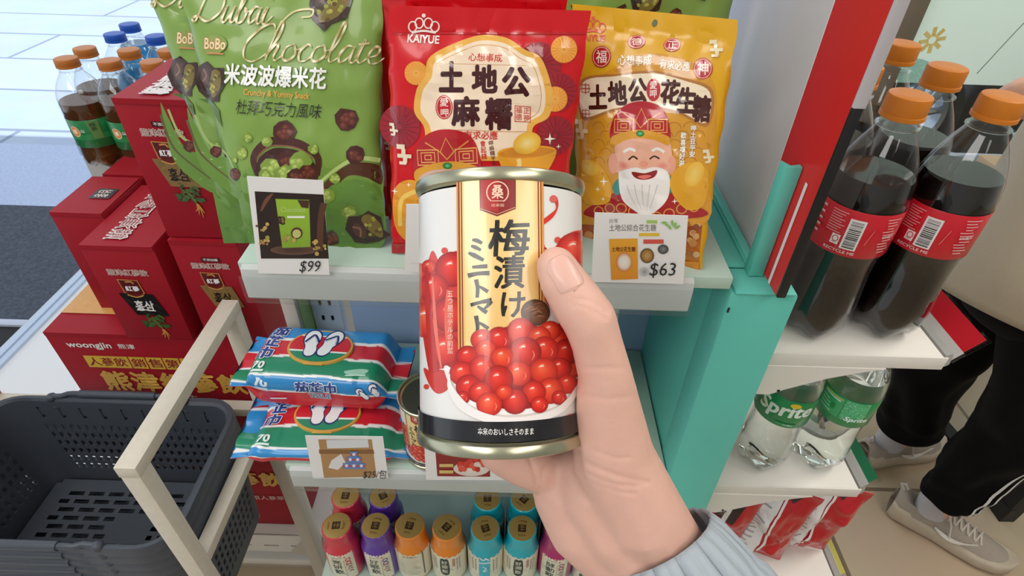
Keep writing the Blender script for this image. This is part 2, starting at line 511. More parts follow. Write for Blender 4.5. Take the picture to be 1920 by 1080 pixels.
structure(MB().box(-7, 4.1, -3.1, -3, -.03, 2.7).build('wall_back', mat('wall_white', '#e8e6e2', .8)))
# glazed front on the right with a printed film on its upper part
wf = MB(); wf.box(1.30, 1.37, 2.13, 2.20, -.01, 2.7, .004); wf.box(1.37, 4.0, 2.14, 2.19, -.01, .06, .003)
wo = structure(wf.build('window_1', mat('bronze_window_frame', '#8d8578', .35, .5)))
WP = Plane((1.37, 2.165, .0), (1, 0, 0), (0, 0, 1))
film = MB(); film.box(1.37, 4.0, 2.1655, 2.166, .725, 2.7)
fmat = mat('pale_green_film', '#f1faee', .45)            # thin translucent film: daylight from outside shines through it
_n = fmat.node_tree; _b = _n.nodes['Principled BSDF']; _o = [q for q in _n.nodes if q.type == 'OUTPUT_MATERIAL'][0]
_t = _n.nodes.new('ShaderNodeBsdfTranslucent'); _t.inputs[0].default_value = lin('#f8fff4'); _m = _n.nodes.new('ShaderNodeMixShader'); _m.inputs[0].default_value = .75
_n.links.new(_b.outputs[0], _m.inputs[1]); _n.links.new(_t.outputs[0], _m.inputs[2]); _n.links.new(_m.outputs[0], _o.inputs[0])
fo = film.build('window_film', fmat, wo)
a = Art(lambda x, y: (x, y), lambda u, v, k: Vector((1.37 + u, 2.165 - k, .725 + v)), base=.001, lift=.0004)
a.poly([(0, 0), (.24, 0), (.215, .035), (.15, .065), (.08, .085), (0, .095)], '#a9e0d4')
for k in range(8):
    ang = k * math.pi / 4 + .2
    a.stroke([(.085 + .012 * math.cos(ang), .15 + .012 * math.sin(ang)), (.085 + .045 * math.cos(ang), .15 + .045 * math.sin(ang))], .014, '#f0dc8c', smooth=False)
a.stroke([(.30, .04), (.36, .19), (.385, .24)], .004, '#8fa394'); a.stroke([(.45, .42), (.50, .50)], .004, '#9db3a0')
for (cx, cy, r) in ((.21, .42, .035), (.62, .62, .05)):
    for q in range(4): a.disc(cx + r * .8 * math.cos(q * 1.57 + .6), cy + r * .8 * math.sin(q * 1.57 + .6), r * .62, r * .62, [(.02, '#b6e3a8'), (1, '#c0e6b4')])
    a.stroke([(cx, cy), (cx + .01, cy - r * 2)], .008, '#bfe3b2')
a.build('film_print', fo, INK)
structure(MB().box(1.37, 4.0, 2.163, 2.169, .06, .725).build('window_2', clear_mat('window_glass', (.93, .96, .96), 1.0)))
# ================================================================ display rack in front (end bay with three shelves)
TEAL = mat('teal_powder_coat', '#63c3b3', .4, var=.04, vscale=25)
MINT = mat('mint_shelf', '#b7cfc0', .3)
CREAM = mat('cream_shelf_metal', '#e6e1d8', .35)
rack = thing('display_rack', 'teal framed display rack with pale mint shelves holding snack bags, tissues and small drinks', 'display rack', (-.03, .46, 0))
MB().box(-.205, .176, .556, .566, 0, 1.62).build('back_panel', mat('blue_back_panel', '#a6c1e6', .5), rack)
# slotted upright
u = MB(); b = u.bm
xs = [-.249, -.2425, -.2385, -.2305, -.2265, -.219]
zs = [.02]
while zs[-1] < 1.6: zs += [zs[-1] + .009, zs[-1] + .025]
gv = {}
for i, x in enumerate(xs):
    for j, z in enumerate(zs): gv[i, j] = b.verts.new((x, .549, z))
for i in range(5):
    for j in range(len(zs) - 1):
        if i in (1, 3) and j % 2 == 0: continue
        b.faces.new((gv[i, j], gv[i + 1, j], gv[i + 1, j + 1], gv[i, j + 1]))
r = bmesh.ops.extrude_face_region(b, geom=b.faces[:])
for v in [x for x in r['geom'] if isinstance(x, bmesh.types.BMVert)]: v.co.y += .002
u.box(-.252, -.249, .549, .566, 0, 1.6); u.box(-.219, -.2165, .549, .566, 0, 1.6)
up = u.build('upright', mat('blue_grey_upright', '#b6c9de', .4), rack)
MB().box(-.2485, -.2195, .558, .562, .01, 1.6).build('shade_strip', mat('hole_shade', '#23262b', .7), up)  # dark strip gives the shade seen behind the slots
sp = MB().box(-.262, -.254, .522, .566, 0, 1.11).build('side_panel', mat('green_side_panel', '#b3cf86', .5), rack)
MB().box(-.272, -.254, .512, .5215, 0, 1.11, .003).build('edge_trim', mat('beige_edge', '#bdb3a6', .5), sp)
# right-hand teal side with post and flanges
MB().box(.176, .186, .398, .57, 0, 1.135, .001).build('side_panel', TEAL, rack)
p = MB(); p.box(.1745, .2295, .360, .398, 0, 1.1345, .0025)
p.box(.178, .2265, .3585, .392, 1.1348, 1.1372, .001)
post = p.build('post', TEAL, rack)
MB().box(.1760, .1775, .3592, .360, 1.1155, 1.1205).build('slot', mat('hole_shade'), post)  # dark patch: the shade inside a slot, put into colour
f = MB(); f.box(.176, .1945, .392, .62, 1.137, 1.1395, .0008); f.box(.1960, .2035, .388, .62, 1.137, 1.1440, .001); f.box(.1946, .1959, .392, .62, 1.136, 1.1415)
f.build('top_flange', TEAL, rack)
s = MB()
T0 = Vector((.200, .3835, 1.138)); h = .098
pl = [(.1935, .380, 1.138), (.2055, .380, 1.138), (.2055, .386, 1.138), (.198, .3835, 1.138), (.1935, .392, 1.138)]
s.prism(pl, (0, 0, h), bev=.0006)
s.build('angle_bar', TEAL, rack)

RAILC = mat('grey_rail', '#c6cbc8', .4, spec=.4)
RAILCLEAR = clear_mat('clear_rail', (.97, .98, .98), .8, .25)
def rack_shelf(x0, x1, z, xr0, xr1, yb=.553):
    sh = MB().box(x0, x1, .361, yb, z - .012, z, .0015).build('shelf', MINT, rack)
    m = MB()
    prof = [(.3610, z - .001), (.3560, z - .003), (.3545, z - .010), (.3545, z - .030), (.3585, z - .034), (.3610, z - .030)]
    m.prism([(xr0, y, zz) for y, zz in prof], (xr1 - xr0, 0, 0))
    rl = m.build('price_rail', RAILC, sh)
    c = MB()
    prof = [(.3500, z - .006), (.3493, z - .018), (.3500, z - .032), (.3535, z - .0345), (.3535, z - .0335), (.3508, z - .031), (.3502, z - .018), (.3508, z - .006)]
    c.prism([(xr0, y, zz) for y, zz in prof], (xr1 - xr0, 0, 0))
    c.build('clear_cover', RAILCLEAR, rl)
    return sh
rack_shelf(-.216, .1735, 1.150, -.212, .142)
rack_shelf(-.238, .1735, .881, -.232, .150)
rack_shelf(-.268, .1735, .550, -.262, .150, .548)

# ================================================================ advertising board standing beside the teal post
bd = thing('display_board', 'tall light grey display board with broad red stripe rising beside teal post', 'board', (.211, .6, 1.1405))
bb = MB().box(.2062, .2118, .352, .95, 1.1405, 2.05).build('panel', mat('grey_white_board', '#cfc8c6', .42), bd)
BA = Plane((.2062, .352, 1.1405), (0, -1, 0), (0, 0, 1))
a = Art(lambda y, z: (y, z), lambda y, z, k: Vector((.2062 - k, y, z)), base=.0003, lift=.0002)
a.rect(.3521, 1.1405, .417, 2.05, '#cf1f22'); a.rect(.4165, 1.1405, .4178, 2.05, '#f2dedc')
a.rect(.3660, 1.1405, .3700, 1.230, '#e6dcdc')  # pale streak: shading of the board's bend, put into the print
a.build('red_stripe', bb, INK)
MB().box(.2056, .2126, .349, .3522, 1.1405, 1.291, .0008).build('black_edge', mat('black_trim', '#1c1a1b', .4), bd)
MB().box(.2056, .2136, .349, .3522, 1.291, 2.05, .0008).build('grey_edge', mat('light_grey_trim', '#c3bfc3', .45), bd)

# ================================================================ drink shelving on the right
unit = thing('drink_shelf_unit', 'cream white shelving with soft drink bottles and snack bags beyond teal rack', 'shelving', (.30, .62, 0))
MB().box(.222, .2275, .392, .98, 0, 1.138, .001).build('back_panel', CREAM, unit)
def drink_shelf(z, x1, tagcol):
    YF = .384
    sh = MB(); sh.box(.228, x1, YF + .0015, .97, z - .012, z, .0008)
    sh.box(.228, x1 + .002, YF, YF + .0015, z - .0135, z + .0015, .0003)
    o = sh.build('shelf', CREAM, unit)
    br = MB()
    poly = [(.228, YF - .0012, z - .014), (x1 - .05, YF - .0012, z - .014), (x1 - .07, YF - .0012, z - .019), (x1 - .10, YF - .0012, z - .029), (x1 - .135, YF - .0012, z - .046), (.256, YF - .0012, z - .054), (.228, YF - .0012, z - .054)]
    br.prism(poly, (0, .0025, 0))
    bo = br.build('bracket', CREAM, o)
    MB().lathe([(.0016, 0), (.0016, .0004)], 10, Matrix.Translation((.263, YF - .0013, z - .048)) @ Matrix.Rotation(math.pi / 2, 4, 'X')).build('bolt_hole', mat('hole_shade'), bo)  # dark disc in place of the shade inside a hole
    rl = MB()
    prof = [(x1 + .002, z + .001), (x1 + .0065, z + .004), (x1 + .0085, z + .0005), (x1 + .010, z - .010), (x1 + .0075, z - .013), (x1 + .002, z - .0125)]
    rl.prism([(x, YF + .004, zz) for x, zz in prof], (0, .55, 0))
    ro = rl.build('price_rail', mat('clear_grey_rail', '#aaa9a4', .2, spec=.7), o)
    return o
drink_shelf(1.046, .404, None); drink_shelf(.831, .410, None); drink_shelf(.600, .470, None)
def rail_tag(name, z, x1, y0, y1, hgt, col, label, cat):
    t = thing(name, label, cat, (x1 + .014, (y0 + y1) / 2, z))
    M = Matrix.Translation((x1 + .012, 0, z - .006)) @ Matrix.Rotation(math.radians(38), 4, 'Y')
    MB().box(0, .0008, y0, y1, 0, hgt, M=M).build('card', mat('tag_' + name + col[1:], col, .3), t)
    MB().box(.0011, .0017, y0 - .004, y1 + .004, -.002, hgt + .002, M=M).build('holder', clear_mat('clear_holder', (.95, .95, .95), 1.6), t)
    MB().box(-.0007, -.0001, y0 - .002, y1 + .002, -.004, hgt * .35, M=M).build('backing', mat('tag_back', '#c8c4c0', .35), t)
    return t
rail_tag('price_tag', 1.046, .404, .392, .475, .032, '#c8202c', 'red price tag in clear holder on edge of cola shelf', 'price tag')
rail_tag('price_tag', .831, .410, .396, .475, .018, '#2c7a54', 'green price tag strip on edge of shelf with clear lemonade bottles', 'price tag')
rail_tag('price_tag', .600, .470, .40, .55, .010, '#d8d26a', 'yellow strip on edge of lowest shelf with red snack bags', 'price tag')
# ================================================================ left: cartons, boxes, basket stand
RED = mat('red_carton_board', '#a01a28', .5, spec=.25, var=.03, vscale=30)
REDD = mat('dark_red_carton_board', '#8d1522', .45)
GOLD = '#c9a04c'
def box_art(face_plane): return face_plane.art()

def carton_boxlike(name, label, group, cat, x0, x1, y0, y1, z0, z1, m=RED):
    t = thing(name, label, cat, ((x0 + x1) / 2, (y0 + y1) / 2, z0), group)
    o = MB().box(x0, x1, y0, y1, z0, z1, .0012).build('carton_body', m, t)
    ft = MB()                                       # lid flap with its cut edge
    ft.prism([(x0 + .001, y0 - .0006, z1 + .0002), (x1 - .001, y0 - .0006, z1 + .0002), (x1 - .001, y1 - .004, z1 + .0014), (x0 + .001, y1 - .004, z1 + .0014)], (0, 0, .0008))
    ft.prism([(x0 + .001, y0 - .0010, z1 - .006), (x1 - .001, y0 - .0010, z1 - .006), (x1 - .001, y0 - .0010, z1 + .001), (x0 + .001, y0 - .0010, z1 + .001)], (0, .0006, 0))
    ft.build('lid_flap', m, t)
    return t
def front_plane(x0, y0, z0): return Plane((x0, y0, z0), (1, 0, 0), (0, 0, 1))
def top_plane(x0, y0, z1): return Plane((x0, y0, z1 + .002), (1, 0, 0), (0, 1, 0))

BOXG = 'upright red ginseng drink boxes on the big cartons'
def ginseng_front(t, x0, x1, y0, z0, z1, plate, plate_ink, small=True):
    """upright box print: heading, shield, label plate and a ginseng plant; author space 0..1 across, 0..H down in box widths"""
    w = x1 - x0; H = (z1 - z0) / w
    a = Art(lambda x, y: (x0 + x * w, z1 - y * w), lambda u, v, k: Vector((u, y0 - .0012 - k, v)), base=.0003, lift=.0001)
    if small:
        a.rect(.40, .28, .67, .35, '#3a0a10'); a.text('不添加糖', .535, .315, .22, .045, '#f4e6dc', .02)
    a.text('熊津紅蔘飲', .50, .43, .56, .105, '#7a1420', .0, edge='#efdcd2', edge_w=.05)
    cx = .45
    a.poly([(cx - .15, .55), (cx + .14, .56), (cx + .16, .80), (cx, .88), (cx - .13, .79)], '#c98a4a'); a.poly([(cx - .135, .565), (cx + .125, .575), (cx + .145, .79), (cx, .86), (cx - .115, .78)], '#5d1114')
    a.stroke([(cx - .05, .60), (cx + .03, .59), (cx + .06, .63)], .025, '#c98a4a'); a.text('紅蔘', cx + .01, .715, .19, .09, '#ffffff', .03)
    a.poly([(cx - .22, .80), (cx + .26, .81), (cx + .36, 1.22), (cx - .10, 1.21)], plate)
    a.poly([(cx - .12, .80), (cx + .16, .81), (cx, .885)], '#6a1a14'); a.stroke([(cx - .10, .83), (cx + .02, .87), (cx + .13, .83)], .02, '#d09a52')
    a.text('홍삼', cx + .07, 1.03, .27, .19, plate_ink, .03, shear=.1); a.stroke([(cx - .07, 1.12), (cx - .02, 1.10), (cx + .2, 1.12)], .02, plate_ink)
    g = ['#3f5a2e', '#56733a', '#2f4a28']
    rr = random.Random(3)
    for k in range(26):
        px_, py_ = cx + .10 + rr.uniform(-.16, .18), 1.30 + rr.uniform(-.09, .13)
        an = rr.uniform(0, 6.28)
        a.disc(px_, py_, .055, .022, [(.02, g[k % 3]), (1, g[(k + 1) % 3])], 10, an)
    a.stroke([(cx + .12, 1.30), (cx + .17, 1.45), (cx + .18, 1.52)], .02, '#6b7a3c')
    for q in ((.15, 1.66), (.20, 1.70), (.235, 1.63), (.12, 1.60)): a.stroke([(cx + .18, 1.48), (cx + (.18 + q[0]) / 2 + .01, 1.56), (cx + q[0], q[1])], [.035, .02, .006], '#c98a3c')
    a.build('front_print', t, INK)
def top_text(t, x0, x1, y0, y1, z1, kind):
    a = Art(lambda x, y: (x, y), lambda u, v, k: Vector((u, v, z1 + .0024 + k)), base=.0003, lift=.0001)
    w = x1 - x0; d = y1 - y0
    if kind == 'run':
        a._text('熊津紅蔘飲', x0 + w * .42, -(0) + y0 + d * .48, d * .80, w * .30, '#efe3dd', .045, 0, math.radians(90), False, 1.0, None, 0)
        a._text('熊津紅蔘飲', x0 + w * .42, y0 + d * .48, d * .79, w * .28, '#a14c50', .0, 0, math.radians(90), False, 1.0, None, 0)
    elif kind == 'white':
        a._text('熊津紅蔘飲', x0 + w * .48, y0 + d * .42, d * .70, w * .34, '#efe6e2', .06, 0, math.radians(90), False, 1.0, None, 0)
    else:
        a.poly([(x0 + w * .45, y0 + d * .35), (x0 + w * .85, y0 + d * .35), (x0 + w * .85, y0 + d * .62), (x0 + w * .45, y0 + d * .62)], '#35262a')
        a._text('홍삼', x0 + w * .65, y0 + d * .48, d * .2, w * .26, '#e8d8d2', .02, 0, math.radians(90), False, 1.0, None, 0)
    # letters lie with their tops to the left, so mirror back to read properly on the top face
    a.build('top_print', t, INK)

def plain_box(label, x0, x1, y0, y1, z0, z1, top, plate=None, ink=None, small=True):
    t = carton_boxlike('ginseng_drink_box', label, BOXG, 'box', x0, x1, y0, y1, z0, z1)
    if plate: ginseng_front(t, x0, x1, y0, z0, z1, plate, ink, small)
    top_text(t, x0, x1, y0, y1, z1, top)
    return t
CT = .7755
plain_box('upright red box with gold label standing on top of another box, touching green bags', -.479, -.385, .66, .815, .9665, 1.161, 'white', '#8d6f3f', '#1c130e')
plain_box('upright red box with gold label directly under the topmost red box', -.479, -.383, .655, .815, CT, .9640, 'run', '#8d6f3f', '#1c130e')
plain_box('upright red box with black label, left of the stacked pair of boxes', -.606, -.502, .653, .826, CT, .9525, 'run', '#171313', '#f0ece8', False)
plain_box('plain sided red box behind the black labelled box, by the dark doormat', -.6875, -.6085, .722, .835, CT, .961, 'plate')
plain_box('red box at the back of the carton stack, just in front of the tea bottles', -.678, -.575, .842, .935, CT, .961, 'plate')

# big cartons, one on the other
def big_carton(label, z0, z1, ext):
    x0, x1, y0, y1 = -.748, -.436, .662, .955
    t = carton_boxlike('ginseng_carton', label, 'large red ginseng cartons', 'carton', x0, x1, y0, y1, z0, z1)
    w = x1 - x0
    a = Art(lambda x, y: (x0 + x * w, z1 - y * w * .80), lambda u, v, k: Vector((u, y0 - .0012 - k, v)), base=.0003, lift=.0001)
    a.text('woongjin', .205, .105, .23, .062, '#f4ebe6', .03); a.text('熊津', .40, .10, .085, .045, '#f4ebe6', .01)
    a.rect(.14, .195, .735, .305, '#e0b93c')
    for k, x in enumerate((.375, .465, .555, .645)): a.rect(x - .004, .195, x + .004, .305, '#a8242c')
    a.text('人蔘飲', .255, .25, .20, .078, '#8e1a22', .02)
    for k, c in enumerate('銷售第一'): a.text(c, .42 + .09 * k, .25, .068, .078 if c != '一' else .012, '#8e1a22', .02)
    for k, c in enumerate('熊津紅蔘飲'): a.text(c, .245 + .158 * k, .435, .142, .185, '#d9a94a', .035)
    for k, c in enumerate('溫潤'): a.text(c, .20 + .075 * k, .585, .06, .06, '#d8c3bb', .01)
    a.dot(.345, .585, .008, '#d8c3bb')
    for k, c in enumerate('補氣養生'): a.text(c, .40 + .075 * k, .585, .06, .06, '#d8c3bb', .01)
    a.text('嚴選6年根人蔘萃取', .74, .70, .46, .060, '#e6cfc6', .0)
    a.build('front_print', t, INK)
    # side panel with a ginseng picture
    s = Art(lambda x, y: (y0 + x * (y1 - y0), z1 - y * (z1 - z0)), lambda u, v, k: Vector((x1 + .0004 + k, u, v)), base=.0003, lift=.0001)
    s.disc(.30, .58, .22, .26, [(.02, '#c07a3a'), (.7, '#8a3a24'), (1, '#7a1c20')], 24)
    s.stroke([(.31, .40), (.30, .55), (.33, .70), (.27, .80)], [.05, .09, .03], '#d9a860'); s.stroke([(.30, .58), (.37, .70), (.36, .80)], [.04, .01], '#d9a860')
    s.text('熊津紅蔘飲', .30, .20, .36, .07, '#e8c9c0', .01)
    s.build('side_print', t, INK)
    tp = Art(lambda x, y: (x, y), lambda u, v, k: Vector((u, v, z1 + .0024 + k)), base=.0003, lift=.0001)
    tp.poly([(x0 + .002, y0 + .045), (x1 - .002, y0 + .045), (x1 - .002, y1 - .01), (x0 + .002, y1 - .01)], '#d9a45c')
    for k in range(5): tp.stroke([(x0 + .05 + .012 * k, y0 + .10), (x0 + .075 + .016 * k, y0 + .065 + .006 * k), (x0 + .12 + .01 * k, y0 + .05 + .006 * k)], [.010, .007, .002], '#b5702c')
    tp.stroke([(x0 + .04, y0 + .13), (x0 + .07, y0 + .095), (x0 + .11, y0 + .09)], [.02, .018, .006], '#c9863a')
    tp.build('top_print', t, INK)
    return t
big_carton('upper large red carton with gold characters carrying the upright boxes', .491, CT - .0025, 0)
big_carton('lower large red carton beneath the identical one, on the cream slotted stand', .206, .4885, 1)

# cream stand under the cartons
st = thing('carton_stand', 'cream metal stand with slotted front lip under the red cartons', 'stand', (-.56, .75, 0))
m = MB(); m.box(-.80, -.36, .640, .956, .190, .2045, .001); m.build('deck', CREAM, st)
lip = MB(); b = lip.bm
xs = [-.80]; 
while xs[-1] < -.40: xs += [xs[-1] + .026, xs[-1] + .060]
zs = [.135, .158, .164, .2045]; gv = {}
for i, x in enumerate(xs):
    for j, z in enumerate(zs): gv[i, j] = b.verts.new((x, .636, z))
for i in range(len(xs) - 1):
    for j in range(3):
        if j == 1 and i % 2 == 1: continue
        b.faces.new((gv[i, j], gv[i + 1, j], gv[i + 1, j + 1], gv[i, j + 1]))
r = bmesh.ops.extrude_face_region(b, geom=b.faces[:])
for v in [x for x in r['geom'] if isinstance(x, bmesh.types.BMVert)]: v.co.y += .002
lip.build('front_lip', CREAM, st)
MB().box(-.80, -.36, .642, .664, .060, .085, .002).build('lower_rail', CREAM, st)
MB().box(-.80, -.36, .664, .956, .0, .05, .002).build('plinth', mat('beige_plinth', '#c4b8a6', .5), st)
pm = MB(); pm.box(-.409, -.384, .583, .607, .0, .60, .002); pm.prism([(-.409, .600, .20), (-.409, .600, .265), (-.45, .600, .212), (-.45, .600, .20)], (0, .003, 0)); pm.build('upright', mat('beige_steel', '#c3bbae', .45), st)

# ---------------------------------------------------------------- basket stand (cream square tube frame)
BEIGE = mat('ivory_square_tube', '#d6cdbc', .42, var=.08, vscale=120)
fr = thing('basket_stand', 'ivory square tube frame standing around the stack of shopping baskets', 'basket stand', (-.6, .49, 0))
XF = -.395; zt = .878; tw = .0125
m = MB(); m.box(XF - .024, XF, .352, .634, zt - .018, zt, .0012); m.build('top_bar', BEIGE, fr)
MB().box(XF - .0225, XF - .0005, .352, .3735, .0, zt - .0181, .0012).build('leg', BEIGE, fr)
MB().box(XF - .0225, XF - .0005, .612, .634, .0, zt - .0181, .0012).build('leg', BEIGE, fr)
MB().box(XF - .0215, XF - .0015, .3736, .6119, .634, .652, .0012).build('side_rail', BEIGE, fr)
MB().box(-.86, XF - .023, .617, .637, .634, .652, .0012).build('back_rail', BEIGE, fr)
MB().box(-.884, -.862, .615, .640, .0, zt, .0012).build('leg', BEIGE, fr)
MB().box(-.884, -.862, .330, .352, .0, zt, .0012).build('leg', BEIGE, fr)
MB().box(-.862, -.452, .385, .563, .4155, .4285, .001).build('base_deck', BEIGE, fr)
for y, xe in ((.352, XF - .023), (.615, -.535)): MB().box(-.8615, xe, y, y + .016, .396, .4150, .001).build('cross_bar', BEIGE, fr)
for x in (-.80, -.56): MB().box(x, x + .016, .3685, .6145, .4005, .4150, .001).build('deck_bearer', BEIGE, fr)

# ---------------------------------------------------------------- nested shopping baskets
PLAS = mat('dark_grey_basket_plastic', '#474c55', .42, spec=.5, bump=.15, bscale=500)
def rrect(hx, hy, r, u):
    """point on a rounded rectangle at perimeter fraction u"""
    L = [2 * (hx - r), math.pi / 2 * r, 2 * (hy - r), math.pi / 2 * r] * 2
    tot = sum(L); d = (u % 1) * tot; 
    segs = [((-(hx - r), -hy), (1, 0)), None, ((hx, -(hy - r)), (0, 1)), None, ((hx - r, hy), (-1, 0)), None, ((-hx, hy - r), (0, -1)), None]
    cen = {1: (hx - r, -(hy - r), -90), 3: (hx - r, hy - r, 0), 5: (-(hx - r), hy - r, 90), 7: (-(hx - r), -(hy - r), 180)}
    for i in range(8):
        if d <= L[i] or i == 7:
            if i % 2 == 0:
                (x, y), (dx, dy) = segs[i]; return x + dx * d, y + dy * d
            cx, cy, a0 = cen[i]; a = math.radians(a0 + 90 * d / L[i]); return cx + r * math.cos(a), cy + r * math.sin(a)
        d -= L[i]
HX, HY, RZ = .186, .114, .695
BX, BY, BZ0 = .172, .100, .505
def basket_body():
    b = MB(); NU = 168
    hts = [1.0, .93, .80, .72, .66, .62, .56, .52, .46, .42, .36, .32, .26, .22, .16, .12, .05, 0.]
    def pt(u, h):
        hx, hy = BX + (HX - BX) * h, BY + (HY - BY) * h
        x, y = rrect(hx, hy, .028 + .012 * h, u); return Vector((x, y, BZ0 - RZ + (RZ - BZ0) * h))
    g = [[b.bm.verts.new(pt(i / NU, h)) for i in range(NU)] for h in hts]
    def corner(i):
        x, y = rrect(HX, HY, .036, (i + .5) / NU); return abs(x) > HX - .036 and abs(y) > HY - .036
    for j in range(len(hts) - 1):
        for i in range(NU):
            hole = False
            if not corner(i):
                if j in (3, 5, 7, 9, 11, 13): hole = i % 2 == 0
                if j == 1: hole = i % 5 == 0
            if hole: continue
            b.bm.faces.new((g[j][i], g[j][(i + 1) % NU], g[j + 1][(i + 1) % NU], g[j + 1][i]))
    # floor with slots
    NX, NY = 39, 25; fx_ = BX - .028; fy_ = BY
    fl = {}
    for i in range(NX + 1):
        for j in range(NY + 1):
            fl[i, j] = b.bm.verts.new((-BX + .006 + (2 * BX - .012) * i / NX, -BY + .006 + (2 * BY - .012) * j / NY, BZ0 - RZ + .002))
    for i in range(NX):
        for j in range(NY):
            ed = i < 3 or j < 3 or i > NX - 4 or j > NY - 4
            row = j // 2
            hole = (not ed) and j % 2 == 1 and (i + 2 * (row % 2)) % 4 in (0, 1, 2) and not (abs(i - NX / 2) < 4 and abs(j - NY / 2) < 3)
            if ed and (i < 1 or i > NX - 2) and (j < 1 or j > NY - 2): continue
            if not hole: b.bm.faces.new((fl[i, j], fl[i + 1, j], fl[i + 1, j + 1], fl[i, j + 1]))
    bmesh.ops.recalc_face_normals(b.bm, faces=b.bm.faces)
    r = bmesh.ops.solidify(b.bm, geom=b.bm.faces[:], thickness=.0013)
    return b
def basket_rim():
    b = MB(); N = 120
    prof = [(0, 0), (.004, .004), (.012, .004), (.0145, -.002), (.0145, -.013), (.0125, -.013), (.0120, -.003), (.010, 0.0015), (.004, .0005), (.001, -.004)]
    rings = []
    for i in range(N):
        x, y = rrect(HX, HY, .040, i / N); x2, y2 = rrect(HX + .01, HY + .01, .05, i / N)
        nx, ny = x2 - x, y2 - y; l = math.hypot(nx, ny); nx, ny = nx / l, ny / l
        rings.append([b.bm.verts.new((x + nx * p, y + ny * p, q)) for p, q in prof])
    n = len(prof)
    for i in range(N):
        for k in range(n): b.bm.faces.new((rings[i][k], rings[(i + 1) % N][k], rings[(i + 1) % N][(k + 1) % n], rings[i][(k + 1) % n]))
    return b
def handle(sign):
    pts = []
    y0 = sign * (HY + .004)
    for i in range(25):
        f = i / 24
        pts.append((-.105 + .21 * f, y0 + sign * (.004 if .12 < f < .88 else 0), .006 + .004 * min(1, 6 * f, 6 * (1 - f))))
    b = MB(); b.tube(pts, .0042, 10); b.ball((-.105, y0, .004), .0075, seg=12); b.ball((.105, y0, .004), .0075, seg=12)
    b.tube([(-.06, y0 + sign * .004, .010), (.06, y0 + sign * .004, .010)], .0062, 12)
    return b
bk = thing('shopping_basket', 'topmost dark grey plastic shopping basket, empty, its slotted floor showing', 'basket', (-.618, .474, RZ), 'nested shopping baskets')
basket_body().build('basket_body', PLAS, bk, world=False); basket_rim().build('rim', PLAS, bk, world=False)
handle(1).build('handle', PLAS, bk, world=False); handle(-1).build('handle', PLAS, bk, world=False)
ords = ['second basket from the top of the nested grey stack', 'third basket from the top of the nested grey stack', 'fourth basket from the top of the nested grey stack', 'fifth basket down, lowest of the nested grey stack']
for k, lb in enumerate(ords):
    c = copy_tree(bk); c.location.z = RZ - .0190 * (k + 1); c['label'] = lb
